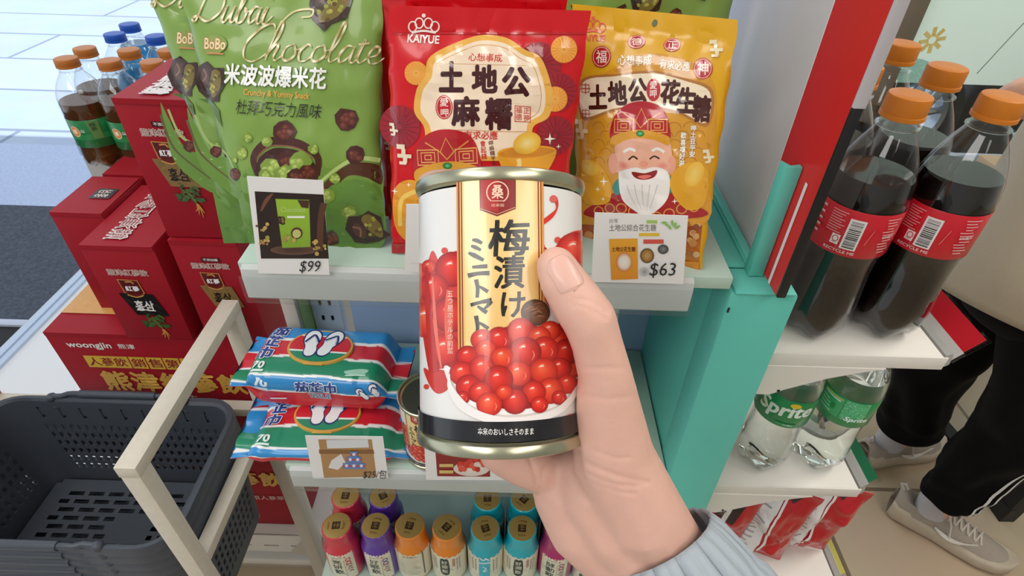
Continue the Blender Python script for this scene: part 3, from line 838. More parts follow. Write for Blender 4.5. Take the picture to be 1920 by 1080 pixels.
# ================================================================ snack bags on the top shelf
def film_mat(name, col, rough=.3):
    return mat(name, col, rough, coat=.3)
class Bag:
    """pillow bag through four corners; the front bulges, top and bottom are flat seals"""
    def __init__(s, TL, TR, BR, BL, bulge=.014, seal_t=.09, seal_b=.03, seed=1, wr=.0014, back=.6):
        TL, TR, BR, BL = map(Vector, (TL, TR, BR, BL))
        s.P = Plane((TL + TR + BR + BL) / 4, (TR - TL) + (BR - BL), (TL - BL) + (TR - BR))
        s.q = [s.P.to_uv(p) for p in (TL, TR, BR, BL)]
        s.bulge, s.st, s.sb, s.seed, s.wr, s.back = bulge, seal_t, seal_b, seed, wr, back
        s.P.h = lambda u, v: s.hh(*s.inv(u, v))
    def bil(s, a, t):                       # a: left-right 0..1, t: bottom-top 0..1
        (x0, y0), (x1, y1), (x2, y2), (x3, y3) = s.q
        bx, by = x3 + (x2 - x3) * a, y3 + (y2 - y3) * a
        tx, ty = x0 + (x1 - x0) * a, y0 + (y1 - y0) * a
        return bx + (tx - bx) * t, by + (ty - by) * t
    def inv(s, u, v):
        a, t = .5, .5
        for _ in range(4):
            (x0, y0), (x1, y1), (x2, y2), (x3, y3) = s.q
            yb, yt = y3 + (y2 - y3) * a, y0 + (y1 - y0) * a
            t = (v - yb) / (yt - yb)
            xl, xr = x3 + (x0 - x3) * t, x2 + (x1 - x2) * t
            a = (u - xl) / (xr - xl)
        return a, t
    def hh(s, a, t):
        a = min(1, max(0, a)); t = min(1, max(0, t))
        pa = (max(0, 4 * a * (1 - a))) ** .55
        tt = min(1, max(0, (t - s.sb) / (1 - s.sb - s.st)))
        pt = (max(0, 4 * tt * (1 - tt))) ** .6 * (1.15 - .35 * tt) if tt > 0 else 0
        base = s.bulge * pa * pt
        p = Vector((a * 5 + s.seed * 7.3, t * 7, s.seed))
        edge = min(1, 6 * a, 6 * (1 - a))
        w = noise.noise(p) * s.wr * 1.5 + noise.noise(p * 2.3) * s.wr
        w += s.wr * .9 * math.sin(a * 38 + 3 * noise.noise(p)) * math.exp(-abs(t - (1 - s.st)) * 14)
        w += s.wr * .9 * math.sin(a * 30 + 4 * noise.noise(p)) * math.exp(-abs(t - s.sb) * 16)
        return base + w * (.35 + .65 * edge) * (.4 + .6 * min(1, pt + .3))
    def build(s, name, label, group, m, hole=False, cat='snack bag'):
        lo = min((s.P.pt(*q) for q in s.q), key=lambda p: p.z)
        c = s.P.O.copy(); c.z = lo.z
        t = thing(name, label, cat, c, group)
        b = MB(); NU, NV = 34, 48
        def row(i, j, back):
            a, tt = i / (NU - 1), j / (NV - 1)
            x, y = s.bil(a, tt)
            if i in (0, NU - 1): x += .0006 * math.sin(tt * 40 + s.seed)
            h = s.hh(a, tt)
            if back: h = -(abs(s.bulge) * .1 * 0 + max(0, h) * s.back + .0004)
            return s.P.O + s.P.ex * x + s.P.ey * y + s.P.n * h
        g1 = b.grid(NU, NV, lambda a, tt: row(round(a * (NU - 1)), round(tt * (NV - 1)), False))
        g2 = b.grid(NU, NV, lambda a, tt: row(round(a * (NU - 1)), round(tt * (NV - 1)), True))
        for j in range(NV - 1):
            for i in (0, NU - 1): b.bm.faces.new((g1[j][i], g1[j + 1][i], g2[j + 1][i], g2[j][i]))
        for i in range(NU - 1):
            for j in (0, NV - 1): b.bm.faces.new((g1[j][i], g1[j][i + 1], g2[j][i + 1], g2[j][i]))
        b.build('bag_body', m, t, ang=60)
        return t
    def art(s, **k): return Art(s.P.uv, s.P.pt, step=.006, base=.0005, lift=.00004, **k)

def B(px, Y, z=1.1525): return Vector((fx(px, Y, z), Y, z))
GREENF = film_mat('green_bag_film', '#7fa047', .34)
REDF = film_mat('red_bag_film', '#d40f1b', .28)
YELF = film_mat('yellow_bag_film', '#e0a91a', .28)

def chunk(a, cx, cy, s, seed, ang=0.):
    """printed piece of dark chocolate with a pistachio cut face"""
    r = random.Random(seed)
    pts = [(-1, -.6), (-.5, -1.05), (.1, -.8), (.55, -.95), (.95, -.2), (.8, .5), (.95, .95), (.2, 1.0), (-.5, .75), (-.95, .3)]
    ca, sa = math.cos(ang), math.sin(ang)
    T = lambda x, y: (cx + s * (x * ca - y * sa), cy + s * (x * sa + y * ca))
    a.poly([T(x * (1 + r.uniform(-.1, .1)), y * (1 + r.uniform(-.1, .1))) for x, y in pts], '#3a2219')
    a.spl([T(.0, -.6), T(.5, -.7), T(.75, .1), T(.5, .8), T(.15, .4)], '#7a6a2c', n=3)
    for k in range(12): 
        x, y = r.uniform(.0, .65), r.uniform(-.5, .6); a.dot(*T(x, y), s * .10, r.choice(['#9aa23c', '#5c4a20', '#b5a44a']), 8)
    a.spl([T(-.7, -.3), T(-.3, -.6), T(-.1, .1), T(-.5, .4)], '#553327', n=3)
    a.stroke([T(-.6, -.5), T(-.3, -.2), T(-.5, .2)], s * .1, '#8a6450'); a.stroke([T(-.8, .0), T(-.3, .55), T(.1, .7)], s * .08, '#1f100b')
def popcorn(a, cx, cy, s, kind, seed):
    r = random.Random(seed)
    pal = {'g': ['#7f9a3c', '#a8bd5c', '#c4d37c', '#93ab4a'], 'b': ['#4a1f18', '#6d3326', '#8a4a38', '#5c281e']}[kind]
    n = 9
    a.poly([(cx + s * (1 + r.uniform(-.15, .15)) * math.cos(6.283 * k / n), cy + s * (1 + r.uniform(-.15, .15)) * math.sin(6.283 * k / n)) for k in range(n)], pal[0])
    for k in range(9):
        an, d = r.uniform(0, 6.28), r.uniform(0, .65) * s
        a.disc(cx + d * math.cos(an), cy + d * math.sin(an), s * .34, s * .3, [(.05, pal[2] if kind == 'g' else pal[2]), (.6, pal[1]), (1, pal[3])], 10, hx=-.2, hy=-.3)

LET = {  # script letters: strokes in a unit box (x right, y down, baseline 1), advance
 'D': ([[(.25, .1), (.12, .6), (.0, 1.0), (-.15, .95), (.05, .85), (.45, 1.0), (.85, .75), (.95, .35), (.7, .02), (.25, -.05), (-.05, .12)]], 1.05),
 'u': ([[(-.02, .85), (.1, .5), (.03, .9), (.15, 1.0), (.32, .75), (.42, .5)], [(.42, .5), (.35, .88), (.45, 1.0), (.6, .85)]], .55),
 'b': ([[(-.02, .9), (.2, .4), (.28, -.05), (.18, -.08), (.08, .6), (.1, .98), (.3, .95), (.4, .65), (.28, .55), (.36, .68), (.52, .62)]], .5),
 'a': ([[(.42, .55), (.22, .5), (.05, .75), (.1, 1.0), (.3, .85), (.44, .5)], [(.44, .5), (.36, .9), (.46, 1.0), (.6, .85)]], .55),
 'i': ([[(-.02, .85), (.14, .5), (.06, .9), (.16, 1.0), (.42, .75)], [(.22, .26), (.25, .23)]], .4),
 'C': ([[(.85, .12), (.75, -.08), (.4, .05), (.08, .5), (.1, .92), (.4, 1.05), (.75, .8)]], .78),
 'h': ([[(-.02, .9), (.24, .35), (.3, -.08), (.2, -.08), (.02, 1.0)], [(.04, .85), (.25, .52), (.32, .62), (.25, .9), (.34, 1.0), (.5, .85)]], .5),
 'o': ([[(.3, .52), (.1, .6), (.04, .88), (.2, 1.0), (.4, .82), (.34, .55), (.3, .52), (.42, .66), (.56, .62)]], .5),
 'c': ([[(.38, .58), (.25, .5), (.06, .72), (.1, .98), (.3, .98), (.48, .82)]], .44),
 'l': ([[(-.02, .9), (.22, .35), (.3, -.12), (.2, -.12), (.06, .7), (.12, 1.0), (.34, .85)]], .32),
 't': ([[(-.02, .85), (.18, .3), (.06, .8), (.14, 1.0), (.34, .85)], [(.0, .45), (.32, .4)]], .32),
 'e': ([[(.0, .85), (.28, .75), (.34, .55), (.2, .5), (.06, .75), (.14, 1.0), (.34, .98), (.52, .82)]], .5),
}
def script(a, word, x, y, h, dx, dy, wid=1., w=3.2):
    """gold script lettering; x,y start of baseline-top, h letter height, (dx, dy) direction of writing"""
    cx = 0.
    for ch in word:
        st, adv = LET[ch]
        for s in st:
            pts = []
            for (u, v) in s:
                X = (cx + u - (v - 1) * .22) * h * wid; Y = (v - 1) * h
                pts.append((x + X * dx - Y * dy * 0, y + X * dy + Y))
            a.stroke(pts, [w * .5, w * 1.15, w * .8, w * .5] if len(pts) > 2 else w, '#efe6c0', n=7, col2='#b39a55')
        cx += adv * .95
def green_art(a, dx=0, dy=0, full=True):
    X = lambda x, y: (x + dx, y + dy)
    P = lambda pts: [X(*p) for p in pts]
    a.poly(P([(440, 330), (520, 290), (720, 330), (714, 462), (470, 466)]), '#789c40', '#567f35')
    # chocolate ribbon and hills
    a.spl(P([(352, 205), (372, 300), (410, 345), (455, 370), (448, 300), (400, 290), (366, 230)]), '#668b36'); 
    a.stroke(P([(352, 225), (372, 280), (400, 310), (445, 345)]), [5, 4, 3, 2], '#5f5230'); a.stroke(P([(366, 215), (390, 265), (430, 290), (450, 330)]), [4, 5, 2], '#9db56a')
    a.spl(P([(612, 345), (640, 318), (672, 302), (712, 310), (716, 345), (690, 330), (660, 326), (630, 352)]), '#53301f')
    a.stroke(P([(610, 336), (640, 312), (676, 294), (714, 300)]), [5, 7, 9], '#b9cd7c'); a.spl(P([(616, 360), (660, 334), (690, 338), (716, 362), (716, 462), (612, 464)]), '#638c3a')
    # heart shaped bowl of popcorn
    a.stroke(P([(494, 325), (486, 292), (512, 264), (545, 262), (578, 268), (606, 290), (604, 325)]), [10, 14, 16, 14, 10], '#4b2219'); a.stroke(P([(500, 322), (494, 294), (516, 272), (545, 270), (576, 276), (598, 294)]), 2.5, '#8c5a44')
    a.spl(P([(497, 330), (496, 296), (520, 276), (546, 274), (576, 280), (598, 300), (600, 330)]), '#3c1912')
    for k, (x, y, s, kd) in enumerate([(520, 312, 20, 'g'), (548, 296, 18, 'b'), (574, 300, 20, 'g'), (590, 322, 19, 'b'), (545, 322, 17, 'g'), (566, 326, 16, 'b'), (508, 326, 14, 'g')]): popcorn(a, *X(x, y), s, kd, k)
    for k, (x, y, s, kd) in enumerate([(545, 243, 21, 'b'), (462, 283, 13, 'g'), (476, 256, 9, 'g'), (512, 262, 11, 'g'), (656, 222, 21, 'b'), (672, 287, 17, 'b'), (446, 325, 12, 'b'), (406, 284, 11, 'b'), (448, 298, 6, 'g'), (622, 362, 14, 'g'), (660, 394, 13, 'g'), (624, 446, 15, 'b'), (600, 275, 10, 'g'), (636, 330, 10, 'g')]): popcorn(a, *X(x, y), s, kd, 20 + k)
    chunk(a, *X(400, 152), 34, 4, .35); chunk(a, *X(690, 428), 34, 9, -.5); chunk(a, *X(620, 6), 42, 5, .9)
    a.poly(P([(372, 185), (398, 196), (424, 238), (420, 205), (398, 186)]), '#4d6b2a')
    # lettering
    a.disc(*X(410, 84), 26, 18, [(.02, '#93984a'), (.75, '#8d9a4a'), (1, '#7fa047')], 24); a.text('BoBo', *X(412, 83), 42, 20, '#f3ddb0', .02, edge='#a5602e', rot=.05)
    a.stroke(P([(394, 100), (430, 102)]), 3, '#c78d52', smooth=False)
    if full:
        script(a, 'Dubai', 372, 40, 62, 1, .05, .80, 4.4); script(a, 'Chocolate', 462, 112, 62, 1, .03, .98, 4.2)
        a.stroke(P([(524, 66), (540, 40), (562, 22), (592, 20), (590, 32), (572, 34)]), [2, 4, 2.5], '#d9c98a')
        a.text('米波波爆米花', *X(527, 143), 188, 38, '#f6f6f2', .03, rot=.05, edge='#6f8a44', edge_w=.012)
        a.text('Crunchy & Yummy Snack', *X(531, 177), 122, 15, '#e3a84a', .02, rot=.06)
        a.text('杜拜巧克力風味', *X(534, 203), 158, 27, '#20280f', -.004, rot=.06, shear=.15)

# front green bag, the one behind it to the left, one at the far right
g1 = Bag(atY(322, -72, .452), atY(718, -80, .452), B(712, .388), B(466, .388), .013, .07, .02, 1)
t = g1.build('popcorn_bag', 'green popcorn bag with gold script lettering, frontmost, behind the $99 card', 'green popcorn bags', GREENF)
a = g1.art(); green_art(a); a.build('front_print', t, INK_GLOSS)
g0 = Bag(atY(258, -75, .485), atY(600, -80, .485), B(640, .425), B(426, .425), .012, .07, .02, 2)
t = g0.build('popcorn_bag', 'green popcorn bag peeking out left behind the front one, beside the red box', 'green popcorn bags', GREENF)
a = g0.art(); a.poly([(302, -40), (590, -44), (632, 410), (434, 392)], '#7fa047'); green_art(a, -50, -10, False)
script(a, 'Dubai', 292, 12, 60, 1, .05, .80, 4.2); a.build('front_print', t, INK_GLOSS)
g2 = Bag(Vector((.03, .50, 1.39)), Vector((.165, .50, 1.39)), Vector((.160, .465, 1.1525)), Vector((.04, .465, 1.1525)), .012, .07, .02, 3)
t = g2.build('popcorn_bag', 'green popcorn bag standing behind the yellow peanut candy bag', 'green popcorn bags', GREENF)
a = g2.art(); chunk(a, 1205, -6, 32, 5, .9); chunk(a, 1300, -30, 26, 8, .2)
a.stroke([(1070, 10), (1130, 24), (1170, 8)], [4, 12, 6], '#4a2a1c'); popcorn(a, 1262, 26, 12, 'b', 4)
a.build('front_print', t, INK_GLOSS)

INK_CANDY = print_mat('printed_candy_film', .2, .8)
# ---- red candy bag
def cloud(a, x, y, s, col='#f3e2c4'):
    a.rect(x, y, x + 34 * s, y + 9 * s, col); a.rect(x + 10 * s, y - 12 * s, x + 20 * s, y + 1 * s, col); a.rect(x - 2 * s, y - 22 * s, x + 18 * s, y - 11 * s, col); a.rect(x + 14 * s, y + 8 * s, x + 24 * s, y + 20 * s, col); a.rect(x + 5 * s, y + 17 * s, x + 22 * s, y + 24 * s, col)
def fan(a, x, y, r, c1, c2):
    a.dot(x, y, r, c1, 28)
    for k in range(20):
        an = 2 * math.pi * k / 20; a.stroke([(x + r * .12 * math.cos(an), y + r * .12 * math.sin(an)), (x + r * .95 * math.cos(an), y + r * .95 * math.sin(an))], r * .05, c2, smooth=False)
def sparkle(a, x, y, r, c='#fff6e2'):
    a.poly([(x, y - r), (x + r * .18, y - r * .18), (x + r, y), (x + r * .18, y + r * .18), (x, y + r), (x - r * .18, y + r * .18), (x - r, y), (x - r * .18, y - r * .18)], c)
def crown_logo(a, x, y, s, col):
    for k, (dx, dy) in enumerate([(-22, 2), (-9, -5), (9, -5), (22, 2)]):
        a.ring(x + dx * s, y + dy * s, 8 * s, 10 * s, 2.6 * s, col, 20)
    a.dot(x, y - 20 * s, 4 * s, col); a.stroke([(x - 24 * s, y + 14 * s), (x, y + 10 * s), (x + 24 * s, y + 14 * s)], 4 * s, col)
    a.text('KAIYUE', x, y + 26 * s, 62 * s, 15 * s, col, .03, rot=.04)
def hat(a, x, y, s, rot=0.):
    c, q = math.cos(rot), math.sin(rot)
    T = lambda u, v: (x + s * (u * c - v * q), y + s * (u * q + v * c))
    Pn = lambda l: [T(*p) for p in l]
    a.spl(Pn([(-60, 30), (-62, -8), (-40, -42), (0, -54), (42, -42), (60, -8), (58, 30), (0, 20)]), '#b81722')
    a.stroke(Pn([(-40, -30), (-12, -12), (0, -38), (14, -12), (42, -30)]), 2.5 * s, '#e2a24a', smooth=False); a.stroke(Pn([(-12, -12), (0, 2), (14, -12)]), 2.5 * s, '#e2a24a', smooth=False)
    for k in (-1, 1):
        for r_ in (20, 13, 6): a.stroke(Pn([(k * 36 - r_, -2 - r_ * .7), (k * 36 + r_, -2 - r_ * .7), (k * 36 + r_, -2 + r_ * .7), (k * 36 - r_, -2 + r_ * .7)]), 2.4 * s, '#e8b45e', closed=True, smooth=False)
    a.spl(Pn([(-62, 22), (-30, 10), (0, 6), (30, 10), (60, 22), (58, 40), (30, 28), (0, 24), (-30, 28), (-60, 42)]), '#e0a02c')
    a.disc(*T(0, 14), 9 * s, 6.5 * s, [(.05, '#7fd08a'), (.6, '#1f8f3f'), (1, '#14662c')], 16)
def red_art(a):
    R = lambda l: l
    a.rect(735, 60, 1100, 64, '#c40c18')
    for (x, y, r) in ((752, 235, 40), (1010, 120, 42), (1045, 170, 36), (1040, 250, 36)): fan(a, x, y, r, '#a31226', '#7d0f24')
    for (x, y, r) in ((1057, 92, 25), (783, 135, 22), (1040, 183, 23)): fan(a, x, y, r, '#f09a32', '#f6b95c')
    crown_logo(a, 795, 48, .95, '#f7e9df')
    a.spl([(898, 66), (948, 70), (985, 92), (1012, 105), (1028, 140), (1035, 178), (1028, 215), (1000, 232), (994, 262), (960, 290), (900, 292), (840, 288), (806, 262), (798, 232), (780, 205), (784, 165), (800, 140), (806, 108), (840, 86)], '#f0b54e')
    a.spl([(898, 76), (945, 80), (978, 100), (1002, 112), (1016, 145), (1022, 178), (1016, 208), (990, 226), (984, 256), (955, 282), (900, 284), (846, 280), (818, 256), (808, 228), (792, 203), (796, 167), (812, 143), (818, 115), (848, 96)], '#fbe3c6')
    a.stroke([(820, 118), (850, 102), (898, 84), (944, 88), (976, 108), (998, 120), (1010, 150), (1014, 178), (1008, 206), (984, 222)], 1.6, '#dba76a')
    a.text('心想事成', 911, 106, 62, 15, '#d6332e', .02, rot=.03); a.stroke([(842, 117), (985, 121)], 1.2, '#d9a070', smooth=False)
    for c, x, y, w, h in (('土', 849, 141, 42, 52), ('地', 910, 145, 44, 48), ('公', 968, 150, 48, 50), ('麻', 876, 203, 48, 50), ('糬', 936, 208, 46, 54)): a.text(c, x, y, w, h, '#46151a', .05)
    a.disc(836, 196, 16, 22, [(.02, '#c41823'), (1, '#c41823')], 24); a.ring(836, 196, 13.5, 19.5, 1.2, '#f3c8b8'); a.text('愛', 836, 187, 15, 15, '#f8e2d4', .02); a.text('呷', 837, 206, 14, 13, '#f8e2d4', .02)
    a.ring(980, 209, 0.1, .1, .1, '#c41823'); a.stroke([(966, 194), (994, 196), (994, 224), (966, 222)], 2, '#cf3a34', closed=True, smooth=False); a.text('福德', 973, 208, 11, 24, '#cf3a34', .01, vertical=True); a.text('正神', 987, 210, 11, 24, '#cf3a34', .01, vertical=True)
    a.stroke([(846, 236), (990, 241)], 1.2, '#d9a070', smooth=False); a.text('有求必應', 904, 246, 60, 15, '#d6332e', .02, rot=.03)
    a.text('呷麻糬平安', 925, 279, 9, 46, '#6d2a22', .01, rot=-.15, vertical=True); a.text('會起錢！', 909, 278, 10, 44, '#d6332e', .02, rot=-.1, vertical=True)
    # gold ingot
    a.spl([(934, 280), (960, 268), (1002, 266), (1042, 276), (1022, 318), (990, 330), (955, 324)], '#eda52a'); a.spl([(936, 281), (962, 288), (1002, 288), (1040, 277), (1002, 268), (962, 270)], '#d88a1e')
    a.disc(988, 262, 26, 20, [(.05, '#fbe39a'), (.6, '#f4c64a'), (1, '#eeb23a')], 24, rot=-.3); a.stroke([(968, 318), (974, 300), (972, 290)], 8, '#f7d98a')
    a.spl([(742, 420), (742, 352), (775, 330), (800, 352), (800, 428), (772, 452)], '#eca028'); a.stroke([(752, 420), (756, 370), (785, 350)], 8, '#f7cf62')
    hat(a, 842, 288, .98, -.06)
    a.spl([(790, 326), (812, 312), (842, 308), (880, 316), (892, 336), (860, 350), (800, 350)], '#d8b6a4')
    for (x, y, r) in ((1030, 255, 11), (742, 355, 7), (1046, 270, 5), (770, 340, 5)): sparkle(a, x, y, r)
    cloud(a, 748, 284, .8); cloud(a, 732, 240, .5)
    a.rect(735, 455, 760, 474, '#b30c18')
r0 = Bag(atY(700, -14, .445), atY(1064, -8, .445), B(1040, .432), B(722, .432), .012, .09, .03, 5)
t = r0.build('candy_bag', 'red candy bag mostly hidden behind the identical front red bag', 'red sticky rice candy bags', REDF)
a = r0.art(); a.poly([(712, 0), (1050, 4), (1030, 430), (730, 430)], '#d40f1b'); cloud(a, 722, 262, .6); a.build('front_print', t, INK_CANDY)
r1 = Bag(atY(728, 10, .414), atY(1107, 20, .414), B(1046, .379), B(735, .379), .013, .09, .03, 6)
t = r1.build('candy_bag', 'red candy bag with cream medallion of dark characters, in front, behind the held can', 'red sticky rice candy bags', REDF)
a = r1.art(); red_art(a); a.build('front_print', t, INK_CANDY)

# ---- yellow candy bag
def yellow_art(a):
    a.spl([(1096, 330), (1100, 200), (1150, 130), (1240, 100), (1330, 140), (1345, 230), (1330, 330), (1316, 420), (1106, 420)], '#d99a2a')
    a.poly([(1092, 420), (1318, 420), (1310, 500), (1096, 500)], '#a3441c', '#d8861e')
    for k in range(7):
        for j in range(5): a.stroke([(1130 + 28 * k + (j % 2) * 14 + 12 * math.cos(q * .5), 238 + 16 * j - 12 * math.sin(q * .5)) for q in range(7)], 1.6, '#b87a26')
    crown_logo(a, 1112, 50, .8, '#e2584a')
    for c, x, y in (('福', 1132, 106), ('德', 1196, 78), ('正', 1262, 84), ('神', 1320, 128)): 
        r = 18 if c in '福神' else 16
        a.disc(x, y, r, r * (1.12 if c in '福神' else .8), [(.02, '#b9252c'), (1, '#b9252c')], 24); a.ring(x, y, r * .86, r * (.98 if c in '福神' else .68), 1.2, '#f2c9a4'); a.text(c, x, y, r * 1.1, r * (1.3 if c in '福神' else .85), '#f8ead6', .01)
    a.spl([(1166, 126), (1230, 100), (1296, 136), (1290, 142), (1230, 116), (1170, 134)], '#c98b22')
    a.text('心想事成', 1195, 113, 62, 19, '#fdf0d2', .02, edge='#a5562a', arc=-2); a.text('有求必應', 1269, 121, 56, 18, '#fdf0d2', .02, edge='#a5562a', rot=.12)
    a.spl([(1094, 150), (1160, 138), (1230, 132), (1290, 146), (1338, 168), (1330, 234), (1280, 212), (1226, 200), (1160, 206), (1096, 222)], '#b5783a')
    a.spl([(1098, 154), (1160, 142), (1230, 137), (1290, 151), (1333, 172), (1326, 228), (1280, 207), (1226, 196), (1160, 201), (1100, 216)], '#f9e7c6')
    for c, x, y, w, h in (('土', 1127, 180, 32, 42), ('地', 1164, 173, 33, 42), ('公', 1202, 168, 32, 42), ('花', 1262, 172, 33, 44), ('生', 1292, 186, 32, 44), ('糖', 1319, 202, 30, 46)): a.text(c, x, y, w, h, '#4a1c12', .05, rot=.06 if x > 1230 else -.04)
    a.disc(1231, 167, 13, 21, [(.02, '#c4303a'), (1, '#c4303a')], 20); a.text('愛呷', 1231, 166, 13, 30, '#fbe6da', .02, vertical=True)
    for (x, y) in ((1103, 165), (1104, 212)):
        a.stroke([(x - 10, y), (x + 10, y)], 2, '#b8543a', smooth=False); a.stroke([(x, y - 10), (x, y + 10)], 2, '#b8543a', smooth=False); a.stroke([(x - 7, y - 7), (x + 7, y - 7), (x + 7, y + 7), (x - 7, y + 7)], 2, '#b8543a', closed=True, smooth=False)
    # smiling old man: robe, beard, face, hat
    a.spl([(1108, 404), (1130, 372), (1175, 350), (1215, 346), (1268, 354), (1300, 376), (1318, 404)], '#a81f22')
    for k in range(9): a.ring(1128 + 22 * k, 392 - 8 * math.sin(k), 9, 9, 2, '#dca24a', 12)
    a.spl([(1156, 345), (1170, 328), (1180, 345), (1165, 360)], '#2f8a7c'); a.spl([(1250, 345), (1262, 325), (1272, 342), (1260, 358)], '#2f8a7c')
    a.spl([(1162, 290), (1166, 250), (1210, 236), (1254, 246), (1266, 285), (1262, 318), (1164, 318)], '#f0b69a')
    a.disc(1158, 302, 9, 20, [(.02, '#eba88c'), (1, '#e9a287')], 14); a.disc(1266, 305, 8, 18, [(.02, '#eba88c'), (1, '#e9a287')], 14)
    a.disc(1178, 305, 14, 9, [(.05, '#ec8c7c'), (1, '#f0b69a')], 14); a.disc(1249, 306, 14, 9, [(.05, '#ec8c7c'), (1, '#f0b69a')], 14)
    a.spl([(1168, 322), (1176, 314), (1200, 308), (1215, 312), (1232, 308), (1254, 314), (1262, 330), (1258, 365), (1238, 388), (1216, 398), (1194, 388), (1174, 366)], '#f2efe9')
    for k in range(5): a.stroke([(1184 + 14 * k, 340), (1192 + 10 * k, 366), (1204 + 5 * k, 388)], [2, 1.4, .8], '#cfcbc6')
    a.spl([(1194, 316), (1216, 319), (1238, 314), (1234, 326), (1216, 331), (1200, 327)], '#8e1d20'); a.spl([(1204, 325), (1217, 322), (1229, 324), (1216, 330)], '#e2766c', n=4)
    a.stroke([(1188, 294), (1196, 288), (1204, 293)], 3, '#3a1d14'); a.stroke([(1226, 293), (1234, 288), (1243, 293)], 3, '#3a1d14'); a.disc(1215, 302, 8, 6, [(.05, '#f3a58c'), (1, '#eca183')], 14)
    a.stroke([(1178, 280), (1190, 274), (1200, 278)], 5, '#f4f1ec'); a.stroke([(1230, 278), (1240, 274), (1252, 281)], 5, '#f4f1ec')
    hat(a, 1209, 234, .86, .0)
    a.text('呷土豆平安', 1303, 262, 10, 58, '#fdf6e6', .03, rot=.05, vertical=True, edge='#8a4a22'); a.text('歡喜嚐好滋', 1285, 276, 10, 62, '#fdf6e6', .03, rot=.05, vertical=True, edge='#8a4a22')
    # ingots and sparkles
    a.spl([(1096, 316), (1120, 296), (1150, 330), (1150, 372), (1110, 380), (1092, 360)], '#e7a92c'); a.spl([(1268, 318), (1300, 300), (1330, 320), (1322, 380), (1290, 388), (1264, 352)], '#e7a92c')
    a.disc(1306, 322, 16, 24, [(.05, '#f6d46a'), (1, '#edb83c')], 16, rot=.4); a.disc(1112, 310, 20, 14, [(.05, '#f6d46a'), (1, '#edb83c')], 16, rot=.4)
    cloud(a, 1082, 240, .8, '#e8cf98'); cloud(a, 1332, 90, .7, '#efe0b4'); cloud(a, 1322, 290, .55, '#efe0b4')
    for (x, y, r) in ((1140, 335, 9), (1128, 350, 6), (1138, 368, 5), (1270, 372, 6)): sparkle(a, x, y, r)
    a.disc(1228, 43, 4.5, 7, [(.02, '#55602a'), (1, '#55602a')], 14, rot=.4)
    r = random.Random(5)
    for k in range(60): a.dot(r.uniform(1098, 1312), r.uniform(408, 478), r.uniform(4, 9), r.choice(['#c98a4a', '#a8622c', '#dba862', '#8a4a20', '#d9b483']), 8)
    a.poly([(1092, 482), (1312, 490), (1310, 506), (1090, 498)], '#d98a22')
y1 = Bag(atY(1066, 6, .462), atY(1387, 38, .425), B(1312, .363), B(1088, .425), .013, .09, .03, 8)
t = y1.build('candy_bag', 'yellow peanut candy bag with smiling white bearded old man in red hat', None, YELF)
a = y1.art(); yellow_art(a); a.build('front_print', t, INK_CANDY)

# ================================================================ paper price cards in the shelf rails
PAPER = mat('white_card', '#f1f0ee', .5)
def card(label, corners, Yt, Yb, draw, cover=True):
    TL, TR, BR, BL = corners
    p = [atY(*TL, Yt), atY(*TR, Yt), atY(*BR, Yb), atY(*BL, Yb)]
    pl = Plane(p[3], p[2] - p[3], p[0] - p[3])
    t = thing('price_card', label, 'price card', (p[2] + p[3]) / 2)
    q = [pl.pt(*pl.to_uv(v)) for v in p]
    m = MB(); m.prism([v for v in q], pl.n * .0004); m.build('card', PAPER, t, smooth=False)
    a = pl.art(base=.0006, lift=.00004); draw(a); a.build('card_print', t, INK)
    return t
def d99(a):
    a.poly([(478, 358), (607, 364), (617, 484), (490, 484)], '#2a1a16')
    a.stroke([(490, 395), (500, 375), (512, 362)], [3, 8, 3], '#7a4a34'); a.stroke([(600, 470), (602, 410), (608, 380)], 12, '#5c3826')
    a.disc(552, 468, 45, 9, [(.3, '#4a2f26'), (1, '#6a4a3c')], 24)
    a.poly([(517, 372), (580, 374), (583, 462), (530, 464)], '#9cc33a', '#86ad30'); a.poly([(558, 374), (580, 375), (579, 390), (566, 388)], '#4a2a1c'); a.rect(539, 404, 572, 408, '#f2f4e8')
    a.text('Chocolate', 550, 392, 46, 9, '#c3d98a'); chunk(a, 528, 412, 8, 2); a.dot(557, 436, 11, '#5a3a22'); a.dot(557, 437, 8, '#c6c77a')
    for k in range(34):
        r = random.Random(k); x, y = r.choice([(492, 424), (500, 450), (600, 466), (585, 456), (545, 446)]); a.dot(x + r.uniform(-12, 12), y + r.uniform(-8, 10), r.uniform(2, 4.5), r.choice(['#b58a52', '#c9a860', '#7a4c30', '#a8a04a', '#d4c27a']), 8)
    a.text('$99', 582, 499, 40, 24, '#2b2b2e', -.008, shear=.2)
card('white price card reading $99 with picture of a green popcorn bag', ((463, 330), (606, 338), (618, 515), (485, 512)), .3515, .3525, d99)
card('blank white price card partly hidden behind the left edge of the held can', ((762, 382), (850, 384), (850, 512), (759, 509)), .3515, .3525, lambda a: a.rect(770, 492, 840, 494, '#e4e2e0'))
